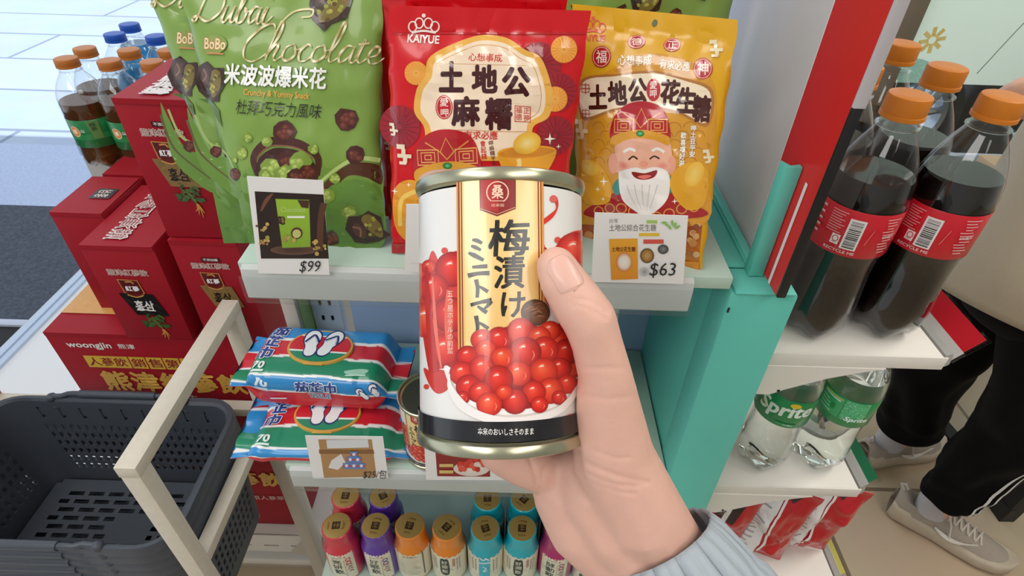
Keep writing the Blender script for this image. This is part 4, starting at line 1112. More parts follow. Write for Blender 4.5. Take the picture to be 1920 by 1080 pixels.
def d63(a):
    a.text('台灣', 1150, 413, 16, 8, '#9a9a9a'); a.rect(1212, 412, 1232, 418, '#a9cf6a')
    a.text('土地公綜合花生糖', 1186, 426, 88, 13, '#77736f', .0)
    a.rect(1198, 436, 1236, 442, '#e9c23c'); a.rect(1206, 448, 1244, 456, '#d8584c')
    a.poly([(1142, 447), (1195, 446), (1196, 522), (1146, 524)], '#f0ae34', '#e8942c'); a.text('土地公花生糖', 1169, 466, 44, 9, '#6a2a16', .02); a.disc(1170, 490, 15, 18, [(.05, '#fbf6ee'), (.6, '#f4ead8'), (1, '#d87a2c')], 16)
    a.disc(1213, 478, 13, 14, [(.05, '#c8a060'), (.7, '#a57a3c'), (1, '#4a3a2c')], 18); a.disc(1243, 466, 10, 9, [(.05, '#888'.replace('#888', '#888888')), (1, '#3c3c3c')], 16); a.disc(1208, 508, 9, 9, [(.05, '#9a9a9a'), (1, '#d0d0d0')], 14)
    for k in range(6): a.disc(1245 + 5 * k, 416 + 4 * (k % 3), 6, 2.5, [(.1, '#7fb55a'), (1, '#a8cf86')], 8, rot=.5 * k)
    a.text('$63', 1242, 505, 50, 28, '#1f1f22', .0, shear=.15)
card('white price card reading $63 in front of the yellow candy bag', ((1115, 398), (1290, 404), (1281, 532), (1109, 528)), .3515, .3525, d63)
def dtis(a):
    a.poly([(597, 823), (697, 823), (706, 893), (608, 895)], '#b58a5a'); a.poly([(612, 824), (690, 823), (692, 838), (614, 840)], '#dfe3e6')
    a.poly([(598, 842), (700, 842), (702, 850), (599, 850)], '#8a6238'); a.poly([(622, 862), (640, 850), (648, 866), (634, 880), (616, 876)], '#e6e4e6')
    for (x, y) in ((650, 872), (664, 872), (678, 872), (657, 860), (671, 860), (664, 850)): a.rect(x - 7, y - 5, x + 7, y + 6, '#5b86c4'); a.rect(x - 7, y - 1, x + 7, y + 2, '#c2465a'); a.dot(x, y, 3, '#e8eaf0', 8)
    a.text('$25/包', 703, 888, 44, 17, '#1f1f22', .0, shear=.15)
card('white price card with photo of stacked tissue packs and a handwritten price', ((572, 816), (718, 818), (728, 896), (587, 897)), .3515, .3525, dtis)
def dtom(a):
    a.poly([(816, 838), (918, 838), (919, 893), (820, 892)], '#8e1a1c'); a.disc(884, 878, 34, 14, [(.1, '#f2e8e2'), (1, '#e2d4cc')], 20)
    for k in range(22):
        r = random.Random(k + 50); a.dot(884 + r.uniform(-24, 24), 872 + r.uniform(-14, 8), 5, r.choice(['#d8342a', '#e85a42', '#c0241e']), 10)
    a.rect(824, 868, 850, 874, '#dcbf74'); a.rect(824, 880, 850, 886, '#dcbf74'); a.text('トマト', 868, 848, 40, 12, '#f4dcc8', .01)
card('white price card with photo of red tomatoes on a plate, below the cans', ((795, 824), (958, 826), (960, 900), (799, 899)), .3515, .3525, dtom)
card('white price card right of the tomato photo card, mostly behind the hand', ((962, 838), (1080, 840), (1080, 902), (963, 899)), .3525, .3532, lambda a: (a.rect(966, 848, 1060, 880, '#cbb59a'), a.rect(970, 884, 1050, 894, '#b9a68c')))
# ================================================================ soft tissue packs on the middle shelf
def tissue_pack(label, loc, thick, depth, L, rot, tilt=0., first=True):
    t = thing('tissue_pack', label, 'tissue pack', loc, 'striped soft tissue packs', rot)
    if tilt: t.rotation_euler = (tilt, 0, rot)
    hx, hy, hz = L / 2, depth / 2, thick / 2
    fin = .018
    BL, RD, GR, WH = '#2f8fd0', '#cf2230', '#1f8a64', '#f2f1ee'
    def shape(x):
        f = abs(x) / hx
        if f < .80: return 1., 1.
        g = (f - .80) / .20
        return max(.03, math.cos(g * math.pi / 2) ** .8), 1 - .10 * g
    def pt(x, s, k=0.):
        """s: 0 back-bottom, .25 top back, .5 top middle ... runs back -> top -> front -> bottom"""
        sz, sy = shape(x)
        # rounded-square section in (y, z), walked evenly round its outline
        s = s % 1
        if s < .125: Y, Z = 1, 8 * s
        elif s < .375: Y, Z = 1 - 8 * (s - .125), 1
        elif s < .625: Y, Z = -1, 1 - 8 * (s - .375)
        elif s < .875: Y, Z = -1 + 8 * (s - .625), -1
        else: Y, Z = 1, -1 + 8 * (s - .875)
        nr = (abs(Y) ** 4.762 + abs(Z) ** 4.762) ** (1 / 4.762)
        y = hy * sy * Y / nr; z = hz * sz * Z / nr
        w = noise.noise(Vector((x * 22 + loc[2] * 50, y * 25, z * 25))) * .0022 * (1 + 1.5 * (abs(x) > hx * .6))
        n = Vector((0, y / hy ** 2, z / hz ** 2)); n = n.normalized() if n.length else Vector((0, 0, 1))
        return Vector((x, y, z + hz)) + n * (w + k)
    # back at y=+hy (s=0), top at s=.25, front at s=.5, bottom at s=.75
    NX, NS = 60, 240
    xs = [-hx - fin] + [-hx + 2 * hx * i / (NX - 3) for i in range(NX - 2)] + [hx + fin]
    bm = bmesh.new(); cl = bm.verts.layers.float_color.new('ink')
    def colour(s, x):
        s = s + .004 * math.sin(x * 60 + 1) + .0025 * math.sin(x * 130)
        tab = [(.00, BL), (.125, BL), (.200, WH), (.211, RD), (.276, WH), (.286, GR), (.362, WH), (.376, BL), (.468, WH), (.479, RD), (.60, WH), (.615, BL), (.80, WH), (.815, RD), (.92, WH), (.935, BL), (2, BL)]
        c = BL
        for a, v in tab:
            if s >= a: c = v
        return lin(c)
    rings = []
    for i, x in enumerate(xs):
        ring = []
        for k in range(NS):
            s = k / NS
            xx = min(max(x, -hx * .999), hx * .999)
            p = pt(xx, s)
            if i in (0, len(xs) - 1):
                p = Vector((x, p.y * (.98 + .05 * math.sin(k * .5)), hz + (p.z - hz) * .3 + .002 * math.sin(p.y * 180)))
            v = bm.verts.new(p); v[cl] = colour(s, x); ring.append(v)
        rings.append(ring)
    for i in range(len(xs) - 1):
        for k in range(NS): bm.faces.new((rings[i][k], rings[i][(k + 1) % NS], rings[i + 1][(k + 1) % NS], rings[i + 1][k]))
    bm.faces.new(rings[0]); bm.faces.new(rings[-1][::-1])
    bmesh.ops.recalc_face_normals(bm, faces=bm.faces); sharpen(bm, 60)
    me = bpy.data.meshes.new('pack_body'); bm.to_mesh(me); bm.free()
    link_mesh('pack_body', me, INK_GLOSS, t, False)
    # surface lookups for the prints
    def top_s(u, v, k):
        u_, v_ = max(-hx * .99, min(hx * .99, u)), max(-hy * .97, min(hy * .97, v))
        sz, sy = shape(u_); c = abs(v_ / (hy * sy)); c = min(c, .995) ** (1 / .42)
        z = hz * sz * (math.sqrt(max(0, 1 - c * c))) ** .42
        w = noise.noise(Vector((u_ * 22 + loc[2] * 50, v_ * 25, z * 25))) * .0022 * (1 + 1.5 * (abs(u_) > hx * .6))
        return Vector((u, v, z + hz + w + k))
    def front_s(u, v, k):
        vv = max(-hz * .97, min(hz * .97, v - hz)); sz, sy = shape(u)
        q = min(abs(vv / (hz * sz)), .995) ** (1 / .42)
        y = -hy * sy * (math.sqrt(max(0, 1 - q * q))) ** .42
        w = noise.noise(Vector((u * 22 + loc[2] * 50, y * 25, vv * 25))) * .0022 * (1 + 1.5 * (abs(u) > hx * .6))
        return Vector((u, y - w - k, v))
    # top prints: author space in millimetres, x right, y down (towards the viewer)
    a = Art(lambda x, y: (x * .001, -y * .001), top_s, step=.006, base=.0006, lift=.00012)
    D = depth * 500
    for k, c in enumerate('茄芷巾'): a.text(c, -56 - k * 3, -D + 15 + k * 19, 16, 16, '#27468f', .05, rot=.05, edge='#f4f4f4', edge_w=.05)
    a.rect(-64, -D + 3, -48, -D + 5, '#cfe0f0')
    a.text('70', -62, D - 17, 13, 9, '#e9f3ee', .04); a.rect(-69, D - 11, -54, D - 8.5, '#dff0e8')
    a.build('name_print', t, INK_GLOSS, False)
    a = Art(lambda x, y: (x * .001, -y * .001), top_s, step=.006, base=.0006, lift=.00012)
    a.spl([(34, D - 16), (50, D - 20), (60, D - 19), (56, D - 14), (40, D - 12)], '#9fd0b8'); a.stroke([(36, D - 11), (58, D - 13)], 1.2, '#d7efe2')
    a.build('corner_print', t, INK_GLOSS, False)
    # resealable lid
    lx, ly = -2, -3
    def lid_s(u, v, k): 
        p = top_s(u, v, 0); return Vector((u, v, 2 * hz + .0036 + k))
    m = MB(); m.lathe([(1, -.003), (1.0, .0028), (.985, .0036), (.5, .0036)], 48, warp=lambda p, a_: Vector((lx * .001 + p.x * .037, -ly * .001 + p.y * .0265, 2 * hz + p.z)))
    m.box((lx - 11) * .001, (lx + 11) * .001, -.0270 - ly * .001, -.022 - ly * .001, 2 * hz + .0005, 2 * hz + .0030, .001)
    lid = m.build('lid', mat('tan_plastic_lid', '#dba850', .35), t, world=False)
    a = Art(lambda x, y: ((x + lx) * .001, -(y + ly) * .001), lid_s, base=.0003, lift=.0001)
    E = lambda r, lo, hi: [(34.5 * math.cos(q), 24 * math.sin(q)) for q in [i * 2 * math.pi / 60 for i in range(60)] if lo <= 24 * math.sin(q) <= hi]
    def band(lo, hi, col):
        pts = []
        for i in range(13):
            y = lo + (hi - lo) * i / 12; pts.append((34.5 * math.sqrt(max(0, 1 - (y / 24) ** 2)), y))
        for i in range(13):
            y = hi - (hi - lo) * i / 12; pts.append((-34.5 * math.sqrt(max(0, 1 - (y / 24) ** 2)), y))
        a.poly(pts, col)
    band(-24, -17, BL); band(-17, -15, WH); band(-15, 7, RD); band(7, 9.5, WH); band(9.5, 23.9, GR)
    def flipflop(x, y, r, s=1.):
        c, q = math.cos(r), math.sin(r); T = lambda u, v: (x + s * (u * c - v * q), y + s * (u * q + v * c))
        o = [(-8, -14), (-3, -20), (4, -19), (8.5, -12), (8, -3), (6, 4), (7, 12), (4, 19), (-2, 20), (-6, 15), (-6, 5), (-9, -4)]
        a.spl([T(u * 1.18, v * 1.1) for u, v in o], '#27306a'); a.spl([T(*p) for p in o], '#f2f3f4')
        a.stroke([T(-8, -2), T(-3, -9), T(1, -13), T(5, -8), T(8, -1)], 2.6 * s, '#27306a'); a.stroke([T(-6, 0), T(-2, -7), T(1, -10), T(4, -6), T(6, 0)], 1.4 * s, '#c9ced8')
    flipflop(-11, -4, -.12); flipflop(10, -5, .32)
    a.build('lid_print', lid, INK_GLOSS, False)
    if first:
        f = Art(lambda x, y: (x * .001, y * .001), front_s, step=.006, base=.0007, lift=.00012)
        H = thick * 1000
        f._text('70', -56, H - 11, 15, 9, '#e8f3fa', .05, 0, 0, False, 1, None, 0); f.rect(-64, H - 19, -48, H - 17, '#d9ecf7')
        f2 = Art(lambda x, y: (x * .001, (H - y) * .001), front_s, step=.006, base=.0007, lift=.00012)
        f2.text('70', -56, 10.5, 15, 9, '#e8f3fa', .05); f2.rect(-64, 17, -49, 19.5, '#d9ecf7')
        f2.text('茄芷巾', 5, 13, 44, 12, '#27468f', .05, edge='#f4f4f4', edge_w=.05); f2.text('TISSUE', 8, 24.5, 24, 6.5, '#27468f', .03, edge='#f4f4f4', edge_w=.06)
        aa = a; a = f2; flipflop(56, 18, -.75, .42); flipflop(69, 14, -.45, .42)
        f2.stroke([(-50, 34), (-30, 31)], 2, '#e9eef2', smooth=False)
        f2.build('front_print', t, INK_GLOSS, False)
    return t
tissue_pack('upper soft tissue pack with blue, red and green stripes, on top of another pack', (-.213, .462, .9012), .0520, .088, .160, -.045)
tissue_pack('lower soft tissue pack, mostly hidden beneath the upper one, behind the price card', (-.200, .411, .8815), .0190, .098, .154, .02, 0, False)

# ================================================================ little health drink bottles on the bottom shelf
def drink_bottle(label, x, y, col, kind, rz=0., cap_rot=0., group='small health drink bottles on the bottom shelf'):
    t = thing('drink_bottle', label, 'drink bottle', (x, y, .5503), group, rz)
    key = 'shrink_film_' + col[1:]
    fm = mat(key, col, .3, coat=.4)
    prof = [(.0225, 0), (.0248, .002), (.0255, .006), (.0255, .066), (.0250, .071), (.0228, .078), (.0212, .084), (.0206, .092), (.0206, .106), (.0202, .1085), (.0190, .1095)]
    b = MB(); b.lathe(prof, 48, warp=lambda p, a: p + Vector((p.x, p.y, 0)).normalized() * (.0003 * math.sin(a * 9 + p.z * 300) if p.z > .07 and p.z < .1 else 0))
    b.build('bottle_body', fm, t, world=False)
    c = MB(); c.lathe([(.0188, .1094), (.0188, .1098), (.0180, .1100), (.005, .1100)], 40); cap = c.build('cap_disc', mat('gold_cap_print', '#a98a4c', .4, .25), t, world=False)
    cr = math.cos(cap_rot); sr = math.sin(cap_rot)
    a = Art(lambda u, v: ((u * cr - v * sr) * .001, -(u * sr + v * cr) * .001), lambda u, v, k: Vector((u, v, .1100 + k)), base=.0002, lift=.00006)
    a.rect(-5.5, -5, 5.5, 6, '#33210f'); a.stroke([(-3.6, -1), (3.6, -1)], 1., '#8a6c38', smooth=False); a.stroke([(0, -3.6), (0, 4.5)], 1., '#8a6c38', smooth=False); a.stroke([(-3.4, 2.5), (3.4, 2.5)], 1., '#8a6c38', smooth=False); a.stroke([(-3.2, -3.2), (3.2, -3.2)], 1.0, '#8a6c38', smooth=False)
    a.text('人蔘精華', 0, -10, 13, 3, '#7b5c24', 0., arc=1.5); a.text('漢方飲品', 0, 11, 10, 2.6, '#6d5324', 0.)
    a.build('cap_print', cap, INK, False)
    R = .0255
    def cyl(u, v, k):
        th = u / R - math.pi / 2
        r = R if v < .066 else R - (v - .066) * .1 if v < .071 else .0250 - (v - .071) * .31
        return Vector(((r + k) * math.cos(th), (r + k) * math.sin(th), v))
    a = Art(lambda x, y: (x * .001, y * .001), cyl, step=(.0024, .004), base=.0003, lift=.00006)
    CRE = '#e4dcc4'
    yt = 71
    W = 20 if kind in ('a',) else 38
    a2 = Art(lambda x, y: (x * .001, (74 - y) * .001), cyl, step=(.0024, .004), base=.0003, lift=.00006)
    xs = [-W + 2 * W * i / 30 for i in range(31)]
    a2.poly([(x, 1.5 + 1.2 * math.sin(i * 1.9)) for i, x in enumerate(xs)] + [(W, 68), (-W, 68)], CRE)
    ink = '#2c3a33'
    if kind == 'a':
        a2.text('老協珍', -3, 7, 15, 3, '#2c2a26', .0); a2.dot(7.5, 7, 1.6, '#d4553a')
        for k, c in enumerate(label_text): a2.text(c, -5, 18 + 13.5 * k, 13, 12, ink, .012)
        a2.stroke([(5, 12), (5, 60)], .6, '#b7ad90', smooth=False)
        for k, c in enumerate((col, col)): a2.ring(11, 15 + 9 * k, 3.2, 3.6, 1.3, c)
        for k in range(4): a2.stroke([(7 + (k % 2) * 3, 30 + 6 * k), (11, 27 + 6 * k), (15, 31 + 6 * k)], 1.4, ['#b85a52', '#5b6b5a'][k % 2])
    elif kind == 'b':
        for k in range(11): a2.stroke([(-16 + (k % 3), 8 + 4.5 * k), (14 - (k * 5 % 7), 7 + 4.5 * k)], .8, '#a9a083', smooth=False)
        a2.text('營養標示', 0, 4.5, 20, 3, '#8f8668', .0); a2.stroke([(19, 0), (19, 60)], 2, '#6b6048', smooth=False)
    elif kind == 'c':
        a2.spl([(-8, 9), (-2, 5.5), (4, 9), (4, 47), (-8, 47)], '#262d24')
        for k, c in enumerate(label_text): a2.text(c, -2, 15 + 12 * k, 8.5, 10, '#e9e3cc', .012)
        for k in range(5): a2.ring(11, 8 + 4.2 * k, 1.5, 1.8, .8, '#b9473c', 12)
        for q in (-15, -19, 16, 20): a2.text('純天然草本漢方', q, 24, 2.6, 34, '#5a5344', .0, vertical=True)
    elif kind == 'd':
        a2.rect(-8, 2, 8, 60, '#3fb3c8'); a2.poly([(-8, 12), (8, 10), (8, 14), (-8, 16)], '#bfe6ea'); a2.stroke([(-3, 24), (2, 28), (-2, 38), (4, 34)], 1.8, '#d3eff2'); a2.stroke([(-6, 2), (-2, 5), (3, 2), (6, 6)], 2, '#dff5f5')
        for q in (-13, -18, 13, 18): a2.text('純天然草本漢方', q, 24, 2.6, 34, '#5a5344', .0, vertical=True)
    a2.build('label', t, INK, False)
    return t
def db(lb, px, py, dcol, kind, txt, rz=0., cr=0.):
    global label_text
    label_text = txt
    p = atZ(px, py, .66)
    return drink_bottle(lb, p.x, p.y, dcol, kind, rz, cr)
RD_, PU, OR, TE, MG = '#d23248', '#5b35a0', '#e8861e', '#17aebd', '#b02468'
db('red small drink bottle, front row, leftmost, cream label turned to the viewer', 631, 985, RD_, 'a', '亮妍飲', .1, 1.57)
db('purple small drink bottle in the front row beside the red one', 704, 985, PU, 'a', '好眠飲', .05, .12)
db('orange small drink bottle in the front row showing small printed text lines', 768, 985, OR, 'b', '', 0, .15)
db('orange small drink bottle in the front row with black name panel', 838, 988, OR, 'c', '好順飲', -.05, .6)
db('teal small drink bottle in the front row with a light blue glass drawing', 910, 990, TE, 'd', '', 0, -.35)
db('teal small drink bottle in the front row with black name panel', 979, 990, TE, 'c', '好潤飲', -.05, 0)
db('magenta small drink bottle in the front row next to the teal ones', 1049, 993, MG, 'a', '酵動飲', -.2, .9)
db('small drink bottle in the front row right of the magenta one, hidden by the hand', 1118, 1000, '#e9e5da', 'a', '膠原飲', -.3, .4)
db('red small drink bottle standing in the back row behind the red one', 648, 929, RD_, 'a', '亮妍飲', .5, .5)
db('purple small drink bottle standing in the back row behind the purple one', 718, 929, PU, 'a', '好眠飲', .6, .05)
db('teal small drink bottle in the back row, the left of the two', 914, 934, TE, 'c', '好潤飲', .4, .35)
db('teal small drink bottle in the back row, the right of the two', 983, 936, TE, 'c', '好潤飲', -.4, .3)
db('magenta small drink bottle in the back row behind the magenta one', 1051, 938, '#8f1a4c', 'a', '酵動飲', -.3, .3)
# ================================================================ PET bottles
PET = clear_mat('clear_pet', (.97, .98, .98), 1.3, .04)
def pet_profile(h=.2285):
    return [(.0150, .0045), (.0225, .0015), (.0275, .004), (.0312, .013), (.0325, .024), (.0322, .040), (.0306, .062), (.0300, .078), (.0306, .094), (.0322, .100), (.0326, .1035), (.0326, .143), (.0322, .147), (.0320, .153), (.0298, .166), (.0252, .180), (.0202, .191), (.0160, .199), (.0134, .2045), (.0130, .2085), (.0130, .2125)]
def petal(p, a):
    if p.z < .03:
        k = max(0, 1 - p.z / .03); f = .5 + .5 * math.cos(5 * a)
        p.z += k * (1 - f) * .009 * (1 if p.length > .012 else .4)
        s = 1 - .10 * k * (1 - f); p.x *= s; p.y *= s
    return p
CAPO = mat('orange_screw_cap', '#cf7a20', .38)
def rib_cap(r, z0, z1, mm, t, name='cap'):
    b = MB(); N = 60
    prof = [(r * .98, z0), (r * 1.03, z0 + .0005), (r * 1.03, z0 + .0035), (r * .985, z0 + .0038), (r * .985, z0 + .0044), (r, z0 + .005), (r, z1 - .0022), (r * .97, z1 - .0006), (r * .88, z1), (r * .4, z1)]
    b.lathe(prof, 72, warp=lambda p, a: Vector((p.x * (1 + .010 * math.cos(36 * a)), p.y * (1 + .010 * math.cos(36 * a)), p.z)) if z0 + .004 < p.z < z1 - .001 else p)
    return b.build(name, mm, t, world=False, ang=25)
def soda_bottle(label, x, y, z, group, liquid, level, label_fn, capm=CAPO, rz=0., cat='bottle', name='soda_bottle', scale=1.0, pm=PET):
    t = thing(name, label, cat, (x, y, z), group, rz); t.scale = (scale,) * 3
    b = MB(); b.lathe(pet_profile(), 60, warp=petal, cap1=False); bo = b.build('bottle_body', pm, t, world=False, ang=60)
    nb = MB(); nb.lathe([(.0132, .2035), (.0158, .2040), (.0158, .2052), (.0132, .2056), (.0132, .2036)], 40, cap0=False, cap1=False); nb.build('neck_ring', pm, bo, world=False)
    # liquid
    pr = [(r - .0011, zz + .0008) for r, zz in pet_profile() if zz < level - .002]
    r_l = np.interp(level, [q[1] for q in pet_profile()], [q[0] for q in pet_profile()]) - .0011
    pr += [(float(r_l), level), (.004, level)]
    l = MB(); l.lathe(pr, 60, warp=petal); l.build('drink', liquid, t, world=False, ang=60)
    rib_cap(.0154, .2110, .2285, capm, t)
    if label_fn:
        R = .0329
        lo, hi = label_fn.zr
        s = MB(); s.lathe([(R - .0002, lo), (R, lo + .0003), (R, hi - .0003), (R - .0002, hi)], 60, cap0=False, cap1=False); lb = s.build('label', label_fn.m, t, world=False)
        def cyl(u, v, k):
            th = u / R - math.pi / 2; return Vector(((R + k) * math.cos(th), (R + k) * math.sin(th), v))
        a = Art(lambda x_, y_: (x_ * .001, hi - y_ * .001), cyl, step=(.0025, 0), base=.0003, lift=.00008)
        label_fn(a); a.build('label_print', lb, INK_GLOSS, False)
    return t
def cola_label(a):
    # nutrition text, recycling mark, barcode, red field, small white print (x mm around, y mm down)
    for k in range(9): a.stroke([(-22, 4 + 2.3 * k), (-9 - (k * 7 % 5), 4 + 2.3 * k)], .7, '#e3a9ab', smooth=False)
    a.stroke([(-9, 30), (-5, 30), (-5, 36), (-9, 36)], .1, '#f4e6e4', closed=True, smooth=False)
    a.rect(-15, 24, -8.5, 33, '#efe2e0'); a.ring(-11.7, 28, 2.2, 2.5, .7, '#c2242e'); a.text('PET', -11.7, 31.5, 4, 1.4, '#8f1a24')
    a.rect(-6.5, 7, 5.5, 35, '#ece8e6')
    r = random.Random(2); y = 9
    while y < 33.5:
        w = r.choice([.35, .35, .7, 1.0]); a.rect(-5, y, 4, y + w, '#1d1b1c'); y += w + r.choice([.35, .5, .8])
    a.text('RECYCLE ME', -6, 37.8, 24, 2.6, '#e9c9c9', .02); a.stroke([(13, 14), (10, 28)], .5, '#e58a8c', smooth=False)
    for k in range(12): a.stroke([(20 + (k * 5 % 4), 4 + 2.8 * k), (33 - (k * 3 % 5), 4 + 2.8 * k)], .9, '#e9b5b7', smooth=False)
    for k in range(5): a.stroke([(-36, 5 + 6 * k), (-28, 5 + 6 * k)], 2.2, '#e9b5b7', smooth=False)
    a.text('600毫升', 27, 20, 11, 3.2, '#f1d4d4', .02)
cola_label.zr = (.1015, .1435); cola_label.m = mat('cola_red_label', '#cb1a2a', .3, coat=.3)
COLA = mat('dark_cola', '#120806', .06, spec=.6)
CG = 'cola bottles with orange caps on the top drink shelf'
ZC = 1.0462
def cz(px, py): p = atZ(px, py, ZC + .2285); return p.x, p.y
soda_bottle('front cola bottle nearest the teal post', .2905, .428, ZC, CG, COLA, .166, cola_label, rz=-.45)
soda_bottle('front cola bottle at the open end of the shelf, nearest the person', .3620, .431, ZC, CG, COLA, .167, cola_label, rz=-.68)
soda_bottle('cola bottle in the second row, behind the two front bottles', .3585, .4985, ZC, CG, COLA, .168, cola_label, rz=.6)
soda_bottle('cola bottle in the third row, half hidden by the board edge', .3555, .566, ZC, CG, COLA, .160, cola_label, rz=1.2)
soda_bottle('cola bottle in the second row, hidden behind the display board', .2870, .4955, ZC, CG, COLA, .166, cola_label, rz=.8)

WATER = mat('clear_lemonade', '#f4faf7', .02, trans=1.0, ior=1.30, spec=.5)
def sprite_label(a):
    a.text('Sprite', 3, 20, 62, 27, '#e9f5ea', .035, shear=.18, rot=-.10, arc=0); a.disc(11.5, 6.0, 6.0, 3.8, [(.02, '#e9c51e'), (1, '#e9c51e')], 18)
    a.stroke([(-26, 20), (-18, 25)], 1.2, '#c9c53a'); a.rect(-2, 38, 22, 42, '#2f9a5a'); a.text('600毫升', 12, 40, 11, 2.4, '#d8eede', .01)
sprite_label.zr = (.1000, .1455); sprite_label.m = mat('green_soda_label', '#188a4c', .3, coat=.3)
def sprite_back(a):
    a.rect(-26, 2, 2, 33, '#39ab6c')
    a.stroke([(-24, 3), (0, 5)], 1.4, '#d9cf3e', smooth=False); a.stroke([(-24, 6), (-2, 8)], 2.6, '#bfe6cd', smooth=False)
    for k in range(4): a.stroke([(-24, 12 + 5 * k), (-14 + 2 * k, 14 + 5 * k)], 1.6, '#a9dcbd', smooth=False)
    a.rect(-10, 15, -5, 24, '#138a46')
    r = random.Random(4)
    a.rect(3, 1, 30, 33, '#4fb97e')
    for k in range(150): a.dot(r.uniform(3, 30), r.uniform(1, 33), r.uniform(.3, .9), r.choice(['#8fd4ae', '#2f9d62', '#a9e0c2']), 6)
    a.text('Sprite', 22, 30, 26, 9, '#f2f8f3', .03, shear=.18)
sprite_back.zr = (.1000, .1440); sprite_back.m = sprite_label.m
SG = 'clear lemonade bottles with green labels on the middle drink shelf'
soda_bottle('clear lemonade bottle with yellow dotted white lettering, nearest the teal post', .306, .428, .8312, SG, WATER, .170, sprite_label, capm=mat('green_cap', '#1d8c4e', .4), rz=-.55, scale=.90)
soda_bottle('clear lemonade bottle with pale green back label, at the open end of the shelf', .3745, .431, .8312, SG, WATER, .168, sprite_back, capm=MATS['green_cap'], rz=-.75, scale=.90)
soda_bottle('clear lemonade bottle in the second row, mostly behind the teal post', .262, .495, .8312, SG, WATER, .168, sprite_back, capm=MATS['green_cap'], rz=.8, scale=.90)

# ================================================================ tea and blue drink bottles at the back left
TEA = mat('brown_tea', '#7a4a1c', .08, trans=.6, ior=1.33)
def tea_label(a):
    a.rect(-60, 30, 60, 42, '#2c8a4a'); a.disc(-16, 24, 8, 12, [(.02, '#e9c05a'), (.7, '#e58a3c'), (1, '#cfd9c0')], 20); a.text('茶', -16, 24, 8, 9, '#fff6e0', .03)
    a.text('台灣', -4, 22, 6, 7, '#d8ecd8', .02, vertical=True)
    a.poly([(4, 2), (20, 2), (20, 40), (8, 40)], '#5f8f4e'); a.text('綠茶', 12, 14, 8, 18, '#1f4a2c', .02, vertical=True)
tea_label.zr = (.055, .115); tea_label.m = mat('green_tea_label', '#1b7a40', .3, coat=.3)
BLUE = mat('blue_soft_drink', '#2aa7dd', .05, trans=.6, ior=1.33)
CAPB = mat('blue_screw_cap', '#2456b8', .4); CAPBR = mat('brown_screw_cap', '#b9702f', .42)
ZT = .933
def zt(px, py): p = atZ(px, py, ZT + .2055); return p.x, p.y
TG = 'tea and blue drink bottles in the clear bin'
def tb(lb, px, py, liq, lev, fn, cp, sc=.80):
    p = atZ(px, py, ZT + .2285 * sc)
    o = soda_bottle(lb, p.x, p.y, ZT, TG, liq, lev, fn, cp, .2, name='tea_bottle' if liq is TEA else 'blue_drink_bottle', scale=sc)
    o.scale = (1.13, 1.13, sc)                      # short wide-mouthed bottles
tb('green labelled tea bottle, leftmost, with brown cap', 122, 108, TEA, .146, tea_label, CAPBR)
tb('tea bottle with brown cap standing second in the front row beside the red box', 203, 112, TEA, .150, tea_label, CAPBR)
tb('tea bottle with brown cap directly behind the leftmost bottle', 157, 89, TEA, .150, tea_label, CAPBR)
tb('bottle of blue drink with brown cap, behind the two front tea bottles', 240, 92, BLUE, .180, None, CAPBR)
tb('tea bottle with brown cap just above the top edge of the red box', 283, 114, TEA, .150, tea_label, CAPBR)
tb('bottle of blue drink with blue cap, left one of the back row', 213, 62, BLUE, .120, None, CAPB)
tb('bottle of blue drink with blue cap, rearmost of the group', 241, 44, BLUE, .185, None, CAPB)
tb('bottle of blue drink with blue cap nearest to the green popcorn bag', 291, 66, BLUE, .130, None, CAPB)
tb('bottle with brown cap touching the green popcorn bag edge', 315, 92, BLUE, .150, None, CAPBR)
bn = thing('drink_bin', 'clear grey plastic bin standing behind the red boxes, holding tea bottles', 'bin', (-.66, 1.16, 0))
x0, x1, y0, y1 = -.800, -.43, .965, 1.38
m = MB(); m.box(x0, x1, y0, y1, 0, .931, .004); m.build('bin_body', mat('frosted_grey_bin', '#a9a9a6', .35), bn)
m = MB()
for q in ((x0, x1, y0, y0 + .003), (x0, x1, y1 - .003, y1), (x0, x0 + .003, y0 + .003, y1 - .003), (x1 - .003, x1, y0 + .003, y1 - .003)): m.box(*q, .931, .958)
m.build('clear_rim', clear_mat('clear_bin_rim', (.86, .86, .86), 1.2, .1), bn)

